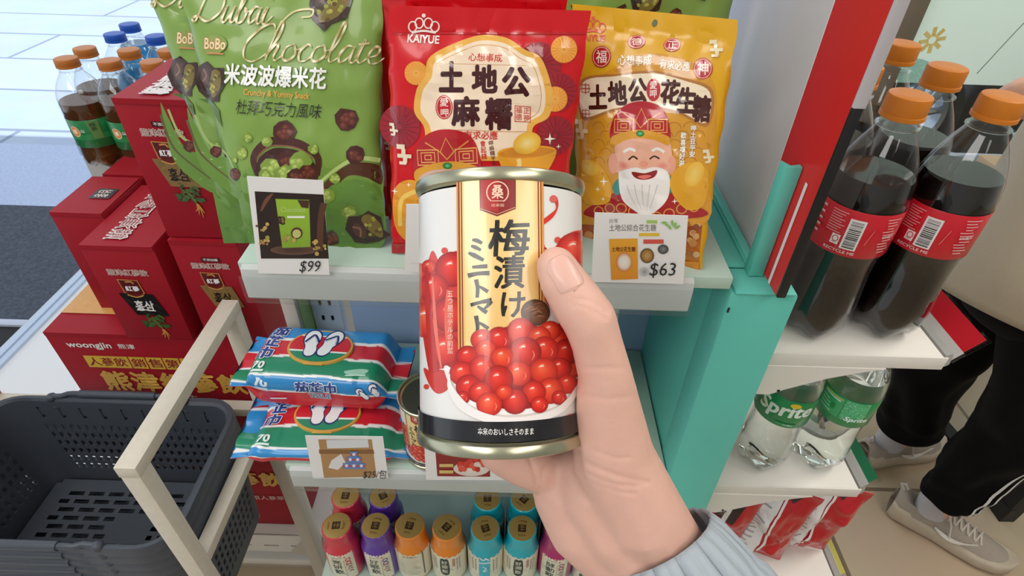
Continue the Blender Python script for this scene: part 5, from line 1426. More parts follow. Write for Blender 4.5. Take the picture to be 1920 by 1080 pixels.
# ================================================================ red snack bags on the lowest drink shelf
CHIPR = film_mat('red_chip_film', '#c01824', .3)
def chip_bag(label, x, y, w, h, d, rz, rx, seed, z=.603, backart=True):
    t = thing('chip_bag', label, 'snack bag', (x, y, z), 'red snack bags on the lowest drink shelf', rz)
    t.rotation_euler = (rx, 0, rz)
    def P(a, v, side):
        s = (4 * a * (1 - a)) ** .6 if 0 < a < 1 else 0; tt = min(1, max(0, (v - .05) / .88)); p = (4 * tt * (1 - tt)) ** .55
        n = noise.noise(Vector((a * 4 + seed * 5, v * 5, side))) * .010 + abs(noise.noise(Vector((a * 7 + seed * 3, v * 8, side * 2)))) * .010 - .003
        return Vector(((a - .5) * w * (1 - .08 * p), side * (d * .5 * s * p + n * (.15 + s * p) + .0006), v * h))
    b = MB(); NU, NV = 30, 36
    g1 = b.grid(NU, NV, lambda a, v: P(a, v, -1)); g2 = b.grid(NU, NV, lambda a, v: P(a, v, 1))
    for j in range(NV - 1):
        for i in (0, NU - 1): b.bm.faces.new((g1[j][i], g1[j + 1][i], g2[j + 1][i], g2[j][i]))
    for i in range(NU - 1):
        for j in (0, NV - 1): b.bm.faces.new((g1[j][i], g1[j][i + 1], g2[j][i + 1], g2[j][i]))
    b.build('bag_body', CHIPR, t, world=False, ang=60)
    a = Art(lambda q, v: (q, 1 - v), lambda u, v, k: P(u, v, -1) + Vector((0, -k, 0)), step=.04, base=.0012, lift=.00008)
    if backart:
        a.poly([(.06, .06), (.60, .04), (.52, .30), (.56, .62), (.44, .90), (.08, .94)], '#e4e1e0')
        r = random.Random(seed)
        for k in range(16): a.stroke([(.12, .12 + .045 * k), (.40 + r.uniform(-.06, .08), .12 + .045 * k)], .016, '#a9a6a8', smooth=False)
        a.rect(.14, .14, .26, .22, '#8d8a8c'); a.poly([(.52, .02), (.80, .02), (.70, .10)], '#2a1716'); a.stroke([(.62, .06), (.56, .32), (.60, .62), (.48, .92)], .03, '#efe9e6')
    else:
        a.poly([(.30, .10), (.80, .14), (.70, .32), (.32, .26)], '#2a1716'); a.stroke([(.62, .1), (.56, .4), (.5, .8)], .06, '#e8e2de')
    a.build('front_print', t, INK_GLOSS, False)
    return t
chip_bag('red snack bag with white back panel, rightmost, leaning at shelf end', .418, .445, .105, .175, .05, -.25, .10, 1)
chip_bag('red snack bag with white back panel, between its two neighbours', .352, .432, .10, .18, .05, -.35, .08, 2)
chip_bag('red snack bag nearest the grey sleeve cuff', .287, .436, .10, .175, .05, -.3, .08, 3, backart=False)
chip_bag('red snack bag behind the teal post, barely visible', .262, .505, .10, .18, .05, -.2, .06, 4, backart=False)
# ================================================================ the shopper on the right
SKIN = mat('skin', '#d9a98f', .5, sss=.12, var=.05, vscale=40, bump=.06, bscale=700)
def skin_body(name, verts, edges, mats, parent=None, sub=2):
    me = bpy.data.meshes.new(name); me.from_pydata([v[0] for v in verts], edges, [])
    o = bpy.data.objects.new(name, me); COL.objects.link(o)
    md = o.modifiers.new('s', 'SKIN'); sl = me.skin_vertices[0].data
    for i, v in enumerate(verts):
        r = v[1]; sl[i].radius = r if isinstance(r, tuple) else (r, r)
    sl[0].use_root = True
    sb = o.modifiers.new('d', 'SUBSURF'); sb.levels = sub; sb.render_levels = sub
    dg = bpy.context.evaluated_depsgraph_get(); dg.update()
    m2 = bpy.data.meshes.new_from_object(o.evaluated_get(dg)); m2.name = name
    for p in m2.polygons: p.use_smooth = True
    bpy.data.objects.remove(o); bpy.data.meshes.remove(me)
    m2.materials.clear()
    return link_mesh(name, m2, mats, parent)
HIPC = Vector((1.03, .90, .76))
nh, fh = Vector((1.045, .825, .72)), Vector((1.01, .985, .72))
nk, fk = Vector((1.125, .815, .42)), Vector((1.06, 1.03, .42))
na, fa = Vector((1.112, .828, .105)), Vector((1.105, 1.035, .115))
SH = Vector((1.07, .93, 1.17))
elb = atY(1860, 185, .86); wri = Vector((1.05, .74, 1.16))
fs_ = Vector((1.10, 1.07, 1.18)); felb = Vector((1.22, 1.13, .96)); fwri = Vector((1.36, 1.02, 1.02))
V_ = [(HIPC, (.13, .10)), (Vector((1.04, .905, .92)), (.12, .09)), (SH, (.10, .10)), (Vector((1.085, .935, 1.27)), (.055, .055)), (Vector((1.095, .938, 1.345)), (.052, .05)),
      (Vector((1.12, .945, 1.43)), (.085, .075)), (Vector((1.12, .945, 1.52)), (.075, .07)),
      (nh, .085), (nk, .055), (na, .038), (fh, .085), (fk, .055), (fa, .038),
      (Vector((1.05, .80, 1.21)), .05), (elb, .043), (wri, .026), (wri + Vector((.06, -.01, .015)), (.036, .018)),
      (fs_, .05), (felb, .036), (fwri, .026), (fwri + Vector((.06, -.02, .01)), (.036, .018)),
      (Vector((1.13, .82, .045)), .016), (Vector((1.12, 1.037, .045)), .016)]
E_ = [(0, 1), (1, 2), (2, 3), (3, 4), (4, 5), (5, 6), (0, 7), (7, 8), (8, 9), (0, 10), (10, 11), (11, 12), (2, 13), (13, 14), (14, 15), (15, 16), (2, 17), (17, 18), (18, 19), (19, 20), (9, 21), (12, 22)]
person = skin_body('person', V_, E_, SKIN)
tag(person, 'person in beige shirt and black track trousers standing right of the drink shelves', 'person')
# face and hair (outside the picture, above its right edge)
fm = MB(); hd = Vector((1.12, .945, 1.47))
fm.ball(hd + Vector((.083, 0, -.012)), .014, scale=(1, .75, 1.3), seg=12)
fm.build('nose', SKIN, person)
for q in (-1, 1):
    MB().ball(hd + Vector((.070, .031 * q, .015)), .011, seg=12).build('eye', mat('eye_dark', '#2a1d18', .2), person)
    MB().ball(hd + Vector((0, .078 * q, -.005)), .022, scale=(.8, .35, 1.2), seg=12).build('ear', SKIN, person)
MB().ball(hd + Vector((.076, 0, -.05)), .016, scale=(.5, 1.4, .35), seg=12).build('mouth', mat('lips', '#b46a60', .5), person)
hb = MB(); hb.ball(hd + Vector((-.022, 0, .032)), .098, scale=(1, .92, .95), seg=28); hb.build('hair', mat('black_hair', '#17120f', .45, bump=.6, bscale=300), person)

CLOTH_B = mat('black_track_cloth', '#060607', .85, spec=.15, sheen=.02, bump=.12, bscale=260)
def trouser(h, k, a, r0, r1, r2, seed):
    b = MB(); N = 46; M_ = 44
    def P(u, v):
        p = h.lerp(k, v / .55) if v < .55 else k.lerp(a, (v - .55) / .45)
        f = v
        r = r0 + (r1 - r0) * min(1, f / .55) if f < .55 else r1 + (r2 - r1) * (f - .55) / .45
        an = 2 * math.pi * u
        w = noise.noise(Vector((math.cos(an) * 1.2 + seed, math.sin(an) * 1.2, v * 5))) * .016 * (.5 + v)
        w += math.sin(v * 60 + 2 * math.cos(an)) * .006 * max(0, (v - .80) / .20)
        return Vector((p.x + (r + w) * math.cos(an) * 1.08, p.y + (r + w) * math.sin(an) * .95, p.z))
    b.grid(M_, N, P, closeu=True)
    return b, P
tb1, P1 = trouser(nh + Vector((0, 0, .03)), nk, na + Vector((.0, -.004, .045)), .105, .080, .060, 1)
tb2, P2 = trouser(fh + Vector((0, 0, .03)), fk, fa + Vector((0, 0, .035)), .106, .082, .068, 5)
tb1.ball(HIPC + Vector((0, 0, 0)), .15, scale=(.95, 1.05, .8), seg=24)
for (Pf, bmx) in ((P2, None),):
    g = tb1.grid(44, 46, Pf, closeu=True)
tb2.bm.free()
trs = tb1.build('trousers', CLOTH_B, person, ang=80, fix=False)
st_ = MB()
for du in (0, .020):
    for a0 in (.735 + du * 1.4,):
        pts = [P1(a0, .30 + .70 * i / 30) for i in range(31)]; pts2 = [P1(a0 + .0105, .30 + .70 * i / 30) for i in range(31)]
        c0 = nk
        for i in range(30):
            o_ = lambda p: p + (p - Vector((nk.x, nk.y, p.z))).normalized() * .0025
            vv = [st_.bm.verts.new(o_(q)) for q in (pts[i], pts2[i], pts2[i + 1], pts[i + 1])]; st_.bm.faces.new(vv)
st_.build('side_stripe', mat('white_stripe', '#d9d9d9', .6), trs)
# loose beige shirt
sh = MB()
def shirt(u, v):
    an = 2 * math.pi * u
    c = Vector((1.00, .895, .745)).lerp(Vector((1.055, .93, 1.24)), v)
    rx = .165 - .03 * v - .07 * max(0, v - .85) / .15; ry = .175 - .02 * v - .06 * max(0, v - .85) / .15
    w = noise.noise(Vector((math.cos(an) * 1.4, math.sin(an) * 1.4, v * 3.5))) * .022 * (1 - v * .4)
    return Vector((c.x + (rx + w) * math.cos(an), c.y + (ry + w) * math.sin(an), c.z + .012 * math.sin(an * 2) * (1 - v)))
sh.grid(56, 30, shirt, closeu=True)
top_ = [shirt(i / 56, 1) for i in range(56)]
sh.tube([Vector((1.05, .80, 1.21)), Vector((1.02, .81, 1.19)), Vector((.97, .825, 1.165))], [.070, .068, .066], 20, cap=False)
sh.tube([fs_, fs_.lerp(felb, .55)], [.075, .08], 20, cap=False)
sh.grid(56, 8, lambda u, v: shirt(u, 1).lerp(Vector((1.085, .935, 1.285)), v * .62), closeu=True)
sho = sh.build('shirt', mat('beige_shirt_cloth', '#b3a48c', .85, sheen=.2, bump=.25, bscale=400), person, ang=80, fix=False)
sd = sho.modifiers.new('thickness', 'SOLIDIFY'); sd.thickness = .002

def shoe(ank, dirv, L, seed):
    """running shoe: thick sole, upper, laces; built along x then turned"""
    dirv = Vector(dirv).normalized(); ang = math.atan2(dirv.y, dirv.x)
    M = Matrix.Translation((ank.x, ank.y, 0)) @ Matrix.Rotation(ang, 4, 'Z')
    holder = MB()
    secs = [(-.075, .026, .005), (-.066, .034, .0), (-.03, .036, 0), (.03, .035, 0), (.08, .042, 0), (.13, .045, 0), (.17, .038, .004), (.193, .022, .012), (.200, .006, .018)]
    def half(x):
        xs = [s[0] for s in secs]; return float(np.interp(x, xs, [s[1] for s in secs])), float(np.interp(x, xs, [s[2] for s in secs]))
    def topz(x): return float(np.interp(x, [-.075, -.06, -.02, .02, .05, .10, .15, .19, .2], [.085, .100, .092, .094, .088, .070, .056, .042, .034]))
    so = MB()
    NXs = 40
    xs = [-.078 + .278 * i / (NXs - 1) for i in range(NXs)]
    def sole(u, v):
        x = xs[round(v * (NXs - 1))]; hw, z0 = half(x); a = 2 * math.pi * u
        t = .050 - .014 * max(0, x) / .2 + (.008 if x < -.03 else 0)
        c, q = math.cos(a), math.sin(a); e = .5
        return M @ Vector((x, (hw + .005) * math.copysign(abs(c) ** e, c), z0 + t / 2 + t / 2 * math.copysign(abs(q) ** e, q)))
    so.grid(28, NXs, sole, closeu=True); 
    up = MB()
    def upper(u, v):
        x = xs[round(v * (NXs - 1))]; hw, z0 = half(x); a = math.pi * (u * 1.2 - .1)
        tz = topz(x); zb = z0 + .024
        c, q = math.cos(a), math.sin(a)
        k = hw * (1.0 if q < .5 else 1.0)
        y = k * math.copysign(abs(c) ** .75, c) * (1 - .35 * max(0, q) ** 2 * (1 if x > .02 else .3))
        z = zb + (tz - zb) * max(-.2, q) ** 1 if q > 0 else zb + q * .01
        if -.065 < x < .028 and q > .75: z -= (q - .75) * .14 * math.sin(math.pi * (x + .065) / .093)
        n = noise.noise(Vector((x * 40, u * 5, seed))) * .0012
        return M @ Vector((x, y, z + n))
    up.grid(30, NXs, upper)
    return M, so, up, topz, half
GREY = mat('grey_mesh_upper', '#a89d90', .8, bump=.5, bscale=900, var=.08, vscale=120)
SOLE = mat('worn_foam_sole', '#bfb29d', .6, var=.10, vscale=60)
SOCK = mat('light_grey_sock', '#b9b7ba', .9, bump=.3, bscale=900)
LACE = mat('pale_lace', '#cfc6ba', .8)
for (ank, d, nm) in ((na, (.80, -.60), 'n'), (fa, (.97, .22), 'f')):
    base = ank + Vector((-.01, .004, 0))
    M, so, up, topz, half = shoe(base, d, .28, 3 if nm == 'n' else 6)
    s0 = up.build('shoe', GREY, person, ang=70)
    sd = s0.modifiers.new('thickness', 'SOLIDIFY'); sd.thickness = .002
    so.build('sole', SOLE, s0, ang=60)
    lb = MB()
    for k in range(5):
        x = .042 + .017 * k; z = topz(x) + .003
        lb.tube([M @ Vector((x - .006, -.021, z - .010)), M @ Vector((x, 0, z + .003)), M @ Vector((x + .008, .021, z - .010))], .0026, 8)
        lb.tube([M @ Vector((x + .008, -.021, z - .011)), M @ Vector((x, 0, z + .004)), M @ Vector((x - .006, .021, z - .010))], .0026, 8)
    for q in (-1, 1): lb.tube([M @ Vector((.04, 0, topz(.04) + .008)), M @ Vector((.03, .02 * q, topz(.04) + .016)), M @ Vector((.045, .035 * q, topz(.05) - .005)), M @ Vector((.055, .042 * q, .05))], .0022, 8)
    lb.build('laces', LACE, s0)
    cb = MB()                                        # curved side mark
    for q in (-1,):
        pts = []
        for i in range(13):
            f = i / 12; x = .02 + .085 * f; z = .050 + .022 * (f ** 2) - .030 * math.sin(math.pi * f) * .55 + .006
            hw, _ = half(x); pts.append(M @ Vector((x, q * (hw * 1.0 + .0015), z)))
        cb.tube(pts, [.0022 + .0045 * math.sin(math.pi * min(1, i / 12 * 1.3)) if i < 10 else .0022 for i in range(13)], 8)
    cb.build('side_mark', mat('white_mark', '#dcd8d0', .5), s0)
    pt_ = MB(); pt_.tube([M @ Vector((-.070, .0, .09)), M @ Vector((-.082, 0, .106)), M @ Vector((-.074, 0, .113)), M @ Vector((-.064, 0, .098))], .004, 8); pt_.build('pull_tab', LACE, s0)
    sk = MB(); sk.tube([M @ Vector((.0, 0, .07)), M @ Vector((-.004, 0, .11)), M @ Vector((-.002, 0, .15)), M @ Vector((0, 0, .19))], [.037, .036, .037, .038], 24)
    so_ = sk.build('sock', SOCK, person, ang=80)
    mk = MB(); Mm = M @ Matrix.Translation((.006, -.0375, .128))
    for (x, z, w, h) in ((-.006, .002, .012, .0022), (-.006, -.005, .012, .0022), (-.001, -.006, .0022, .012), (-.006, -.006, .0022, .010), (.004, -.006, .0022, .010)): mk.box(x, x + w, -.0008, .0012, z, z + h, M=Mm)
    if nm == 'n': mk.build('sock_mark', mat('black_trim'), so_)
    else: mk.bm.free()

# ---- black steel table frame and wooden stool behind the shopper
BLK = mat('black_steel', '#1d1d1f', .5)
tf = thing('table_frame', 'black square steel table frame on the tiled floor behind the person', 'table', (1.5, 1.2, 0))
def bar(m, a, b, w=.02, d=.02):
    a, b = Vector(a), Vector(b); z = (b - a).normalized(); h = Vector((0, 0, 1)) if abs(z.z) < .9 else Vector((1, 0, 0))
    x = h.cross(z).normalized(); y = z.cross(x)
    c = [a + x * sx * w + y * sy * d for sx, sy in ((-1, -1), (1, -1), (1, 1), (-1, 1))]; e = [b + x * sx * w + y * sy * d for sx, sy in ((-1, -1), (1, -1), (1, 1), (-1, 1))]
    m.hexa(c + e)
m = MB(); bar(m, (1.345, .865, .0), (1.345, .865, .73)); m.build('leg', BLK, tf)
m = MB(); bar(m, (1.345, .845, .035), (1.275, 1.42, .035)); m.build('foot_bar', BLK, tf)
m = MB(); bar(m, (1.275, 1.44, 0), (1.275, 1.44, .73)); m.build('leg', BLK, tf)
m = MB(); bar(m, (1.275, 1.42, .40), (2.15, 1.42, .40), .016, .016); m.build('cross_bar', BLK, tf)
m = MB(); bar(m, (2.17, 1.42, 0), (2.17, 1.42, .73)); m.build('leg', BLK, tf)
m = MB(); bar(m, (2.2, .865, .0), (2.2, .865, .73)); m.build('leg', BLK, tf)
MB().box(1.26, 2.25, .83, 1.48, .731, .76, .004).build('table_top', mat('pale_wood_top', '#c9a983', .45, var=.08, vscale=10), tf)
ws = thing('wooden_stool', 'brown wooden stool standing behind the black table frame', 'stool', (1.75, 1.75, 0))
for (x, y) in ((1.62, 1.62), (1.88, 1.62), (1.62, 1.88), (1.88, 1.88)):
    m = MB(); bar(m, (x, y, 0), (x * .9 + 1.75 * .1, y * .9 + 1.75 * .1, .44), .018, .018); m.build('leg', mat('brown_wood', '#8a5a38', .5, var=.2, vscale=18), ws)
MB().lathe([(.19, .44), (.19, .468), (.18, .472)], 40, Matrix.Translation((1.75, 1.75, 0))).build('seat', MATS['brown_wood'], ws)

# ---- a parked motor scooter outside the glazed front
sc = thing('parked_scooter', 'parked scooter with black tyre and silver wheel outside beneath the pale green film', 'scooter', (1.9, 2.75, -.01))
TY = mat('black_tyre', '#22262b', .8); AL = mat('silver_wheel', '#c4ccd6', .25, .8)
def wheel(cx, cy, cz, r, w):
    M = Matrix.Translation((cx, cy, cz)) @ Matrix.Rotation(math.pi / 2, 4, 'X')
    b = MB(); pts = []
    b.lathe([(r * .68, -w * .4), (r * .80, -w * .5), (r * .95, -w * .42), (r, -w * .15), (r, w * .15), (r * .95, w * .42), (r * .80, w * .5), (r * .68, w * .4), (r * .68, -w * .4)], 48, M, cap0=False, cap1=False)
    o = b.build('wheel', TY, sc)
    h = MB(); h.lathe([(r * .60, -w * .3), (r * .69, -w * .38), (r * .69, w * .38), (r * .60, w * .3), (r * .60, -w * .3)], 48, M, cap0=False, cap1=False)
    h.lathe([(r * .16, -w * .45), (r * .16, w * .45)], 24, M)
    for k in range(5):
        an = k * 2 * math.pi / 5
        h.tube([M @ Vector((r * .12 * math.cos(an), r * .12 * math.sin(an), 0)), M @ Vector((r * .64 * math.cos(an + .15), r * .64 * math.sin(an + .15), 0))], [w * .22, w * .13], 8)
    h.build('rim', AL, o)
wheel(1.86, 2.72, .40, .245, .11); wheel(3.0, 2.80, .40, .245, .11)
m = MB(); m.tube([(1.86, 2.66, .40), (1.98, 2.64, .70), (2.06, 2.66, .98)], .026, 12); m.tube([(1.86, 2.78, .40), (1.98, 2.80, .70), (2.06, 2.78, .98)], .026, 12); m.build('fork', AL, sc)
m = MB(); m.tube([(2.06, 2.72, 1.0), (2.3, 2.73, .62), (2.5, 2.75, .45), (2.9, 2.78, .55)], [.05, .09, .12, .14], 16); m.box(2.12, 2.75, 2.66, 2.88, .22, .74, .04); m.build('engine_body', mat('dark_engine', '#3c3f44', .4, .5), sc)
m = MB(); m.tube([(2.3, 2.6, .35), (2.7, 2.58, .36), (3.2, 2.6, .48)], [.03, .045, .05], 14); m.build('exhaust', AL, sc)
m = MB(); m.tube([(2.55, 2.75, .80), (2.85, 2.77, .86), (3.3, 2.78, .90)], [.09, .13, .09], 16); m.build('seat', mat('black_rubber'), sc)
m = MB(); m.tube([(2.02, 2.50, 1.08), (2.06, 2.72, 1.04), (2.02, 2.95, 1.08)], .018, 10); m.build('handlebar', TY, sc)
pl = thing('kerb_block', 'grey kerb block standing outside the window, left of the scooter', 'block', (1.45, 2.6, -.01))
MB().box(1.38, 1.58, 2.45, 2.75, -.01, .52, .01).build('block_body', mat('dark_grey_block', '#2a2d30', .6), pl)
# ================================================================ the tomato can in the hand
CR_, CH = .0363, .1165
def can_frame():
    t_ = atD(938, 351, .2600); b_ = atD(942, 817, .2570)
    return t_, b_
ct, cb_ = can_frame()
AX = (ct - cb_).normalized()
_f = (CO - (ct + cb_) / 2); FRONT = (_f - AX * _f.dot(AX)).normalized()
RIGHT = AX.cross(FRONT) * -1
if RIGHT.x < 0: RIGHT = -RIGHT
CANM = Matrix(((RIGHT.x, -FRONT.x, AX.x, cb_.x), (RIGHT.y, -FRONT.y, AX.y, cb_.y), (RIGHT.z, -FRONT.z, AX.z, cb_.z), (0, 0, 0, 1)))
CANI = CANM.inverted()
CH = (ct - cb_).length
TIN = mat('tin_plate', '#b9b79c', .25, .9)
LID = mat('dark_tin_lid', '#3f453b', .45, .2)
def can_uv(px, py):
    o = CANI @ CO; d = (CANI.to_3x3() @ ray(px, py))
    a = d.x ** 2 + d.y ** 2; b = o.x * d.x + o.y * d.y; c = o.x ** 2 + o.y ** 2 - CR_ ** 2
    disc = b * b - a * c
    t = (-b - math.sqrt(max(0, disc))) / a
    p = o + d * t
    return CR_ * math.atan2(p.x, -p.y), p.z
def can_surf(u, v, k):
    th = u / CR_; return Vector(((CR_ + k) * math.sin(th), -(CR_ + k) * math.cos(th), v))
def tomato(a, x, y, r, seed, tone=0):
    rr = random.Random(seed); sq = rr.uniform(.88, 1.05)
    pal = [('#f4543a', '#e2301f', '#c21d16', '#a31412'), ('#f66a44', '#ea4526', '#cf2a18', '#ab1a12'), ('#ee4030', '#d8281e', '#b51a18', '#8f1112')][(seed + tone) % 3]
    a.disc(x, y, r, r * sq, [(.02, pal[0]), (.45, pal[1]), (.85, pal[2]), (1, pal[3])], 26, hx=-.15, hy=-.2)
    a.disc(x - r * .18, y - r * .35, r * .28, r * .13, [(.05, '#f8a088'), (1, pal[0])], 12, rot=-.5)
    a.stroke([(x - r * .3, y - r * .30), (x - r * .1, y - r * .36), (x + r * .02, y - r * .30)], [r * .04, r * .10, r * .03], '#ffe9de')
    if seed % 2: a.stroke([(x + r * .45, y - r * .1), (x + r * .55, y + r * .2), (x + r * .40, y + r * .5)], [r * .03, r * .09, r * .02], '#f47e62')
def can_label(a):
    # splash and tomatoes left of the panel
    a.spl([(780, 505), (800, 495), (812, 470), (830, 500), (856, 470), (862, 520), (862, 690), (840, 705), (812, 715), (795, 640)], '#df3a2a', '#b5201c')
    for k, (x, y, r) in enumerate(((848, 505, 32), (812, 540, 30), (800, 600, 36), (845, 590, 34), (835, 655, 30), (805, 500, 14))): tomato(a, x, y, r, k + 2)
    a.stroke([(800, 500), (805, 600), (815, 700), (822, 735)], [5, 12, 16, 4], '#c22a24'); a.stroke([(812, 520), (818, 620), (828, 690)], [3, 7, 3], '#f0705a')
    a.spl([(795, 690), (815, 700), (836, 690), (842, 725), (822, 738), (806, 722)], '#cf3226'); a.dot(834, 470, 6, '#d84434'); a.dot(800, 725, 5, '#d84434')
    a.spl([(838, 545), (848, 560), (850, 600), (842, 660), (834, 610)], '#e8664e')
    # right hand splash
    a.spl([(1010, 418), (1030, 402), (1042, 390), (1038, 372), (1044, 370), (1046, 388), (1036, 408), (1014, 424)], '#d9392e'); a.dot(1037, 373, 7, '#e0655c'); a.dot(1045, 450, 6, '#dd4b40')
    a.spl([(1010, 448), (1030, 470), (1062, 440), (1086, 432), (1100, 440), (1100, 560), (1060, 585), (1020, 560)], '#e0402f', '#b51f1a')
    for k, (x, y, r) in enumerate(((1078, 470, 36), (1088, 540, 34), (1055, 520, 30), (1082, 610, 36))): tomato(a, x, y, r, k + 9)
    # golden panel
    pan = [(856, 326), (890, 322), (930, 320), (970, 320), (1012, 324), (1014, 420), (1017, 520), (1018, 640), (1018, 705), (862, 705), (860, 560), (858, 430)]
    a.poly(pan, '#f2cf86', '#eeb968')
    a.poly([(872, 330), (905, 330), (906, 700), (874, 700)], '#f3e2a4', '#f1d68e'); a.poly([(870, 330), (1000, 330), (1004, 640), (874, 640)], '#f3d690', '#efc074')
    a.poly([(870, 330), (912, 330), (914, 640), (874, 640)], '#f1e3a6', '#efd088')
    for x0, x1 in ((858, 862), (864, 866.5), (1007, 1009.5), (1012, 1016)): a.poly([(x0, 325), (x1, 325), (x1 + 4, 700), (x0 + 4, 700)], '#8a3a1c')
    a.poly([(856, 325), (859, 325), (863, 700), (860, 700)], '#e79a4a'); a.poly([(1014, 325), (1018, 325), (1022, 700), (1018, 700)], '#e79a4a')
    a.text('五つ星ホテルの前菜', 845, 605, 11, 118, '#f5d6c4', .0, vertical=True)
    # red shield with round mark
    a.poly([(899, 326), (967, 326), (967, 392), (932, 406), (900, 394)], '#7c1618'); a.poly([(901, 326), (936, 326), (934, 399), (902, 390)], '#b3221f'); a.poly([(936, 326), (963, 326), (963, 389), (934, 399)], '#8c1a1a')
    a.stroke([(900, 391), (932, 402), (966, 389)], 1.6, '#d69a78', smooth=False)
    a.stroke([(933 + 20 * math.cos(q), 361 + 20 * math.sin(q)) for q in [2.2 + i * 5.1 / 30 for i in range(31)]], 2.2, '#f0c6aa', smooth=False)
    a.text('桑', 933, 360, 21, 25, '#f4d0b4', .02); a.stroke([(922, 377), (946, 377)], 1.4, '#f0c6aa', smooth=False); a.text('成楽園', 933, 385, 24, 6, '#e9b89c', .0)
    # brush lettering
    INKB = '#15120c'
    def brush(l, w): 
        for pts, ww in l: a.stroke([p for p in pts], ww, INKB, n=6)
    for c, x, y, w, h in (('梅', 954, 446, 76, 66), ('漬', 955, 510, 56, 60), ('け', 962, 571, 44, 46)):
        a.text(c, x, y, w, h, INKB, .026, shear=.08, rot=-.04)
    S = lambda l, w: a.stroke(l, w, INKB)
    S([(886, 450), (894, 451), (904, 456)], [4, 8, 6]); S([(884, 461), (892, 464), (902, 469)], [4, 8, 5]); S([(879, 474), (890, 479), (907, 488)], [4, 9, 6])
    S([(886, 501), (900, 500), (914, 499)], [5, 7, 8]); S([(878, 517), (896, 513), (918, 512)], [9, 7, 9])
    S([(893, 524), (896, 540), (895, 558)], [8, 7, 6]); S([(897, 536), (906, 541), (915, 547)], [3, 6, 7])
    S([(883, 572), (900, 567), (922, 563)], [7, 6, 10]); S([(921, 564), (914, 574), (903, 583)], [9, 6, 2]); S([(896, 574), (904, 580), (913, 586)], [4, 7, 8])
    S([(893, 592), (896, 610), (895, 627)], [8, 7, 5]); S([(897, 604), (906, 609), (916, 616)], [3, 6, 7])
    # dried plum
    a.disc(1003, 586, 27, 25, [(.05, '#8a5a3c'), (.6, '#6d4128'), (1, '#472614')], 24)
    rr = random.Random(6)
    for k in range(16):
        q = rr.uniform(0, 6.28); d = rr.uniform(2, 18); x, y = 1003 + d * math.cos(q), 586 + d * math.sin(q); a.stroke([(x - 8, y + rr.uniform(-5, 5)), (x, y + rr.uniform(-4, 4)), (x + 8, y + rr.uniform(-6, 6))], [.8, 1.8, .6], rr.choice(['#3a1f12', '#a77c58', '#8c6242', '#52301c']))
    # bowl and tomatoes
    a.spl([(836, 700), (842, 686), (880, 720), (980, 770), (1075, 700), (1086, 680), (1084, 724), (1050, 770), (990, 792), (930, 792), (870, 768)], '#efe7e2')
    a.spl([(842, 706), (880, 735), (980, 775), (1060, 735), (1082, 705), (1078, 728), (1046, 764), (988, 784), (932, 784), (876, 760)], '#dccfc8')
    a.spl([(846, 700), (842, 690), (1084, 676), (1078, 716), (1046, 758), (985, 776), (925, 774), (870, 750)], '#f6f1ee')
    a.spl([(858, 690), (900, 640), (960, 610), (1030, 620), (1076, 680), (1060, 735), (1000, 764), (930, 764), (872, 742)], '#9c1612')
    toms = [(1045, 640, 24), (1068, 690, 22), (1060, 660, 24), (905, 637, 22), (1030, 620, 20), (936, 636, 24), (976, 622, 26), (1010, 632, 22), (878, 668, 22), (1020, 655, 26), (912, 655, 20), (984, 660, 30), (868, 700, 24), (942, 670, 22), (1048, 690, 22), (905, 690, 24), (1018, 695, 26), (880, 725, 24), (1062, 720, 20), (972, 700, 24), (935, 712, 27), (902, 735, 22), (1030, 732, 24), (870, 745, 12), (1000, 735, 22), (918, 757, 24), (965, 752, 24), (1010, 758, 16), (945, 735, 16), (1046, 745, 14)]
    for k, (x, y, r) in enumerate(toms): tomato(a, x, y, r, k)
    a.spl([(846, 700), (850, 722), (880, 758), (925, 778), (985, 780), (1044, 762), (1078, 722), (1084, 694), (1087, 724), (1052, 772), (990, 796), (930, 796), (868, 770), (842, 728)], '#f2ebe7')
    a.spl([(1050, 788), (1066, 776), (1076, 782), (1068, 790)], '#d8452f')
    # black band at the foot
    a.text('本来のおいしさそのまま', 948, 809, 102, 13, '#f1efe9', .012, arc=-1.5)
def band(a, v0, v1, col, n=60):
    c = lin(col); b = []
    pts = []
    R2 = CR_ * math.pi * .9999
    for i in range(n + 1): pts.append((-R2 + 2 * R2 * i / n, v0))
    for i in range(n + 1): pts.append((-R2 + 2 * R2 * i / n, v1))
    s_ = a.amap; a.amap = lambda x, y: (x, y); a._push(pts, [(i, i + 1, n + 2 + i, n + 1 + i) for i in range(n)], [c] * len(pts)); a.amap = s_
CAN_MESH = {}
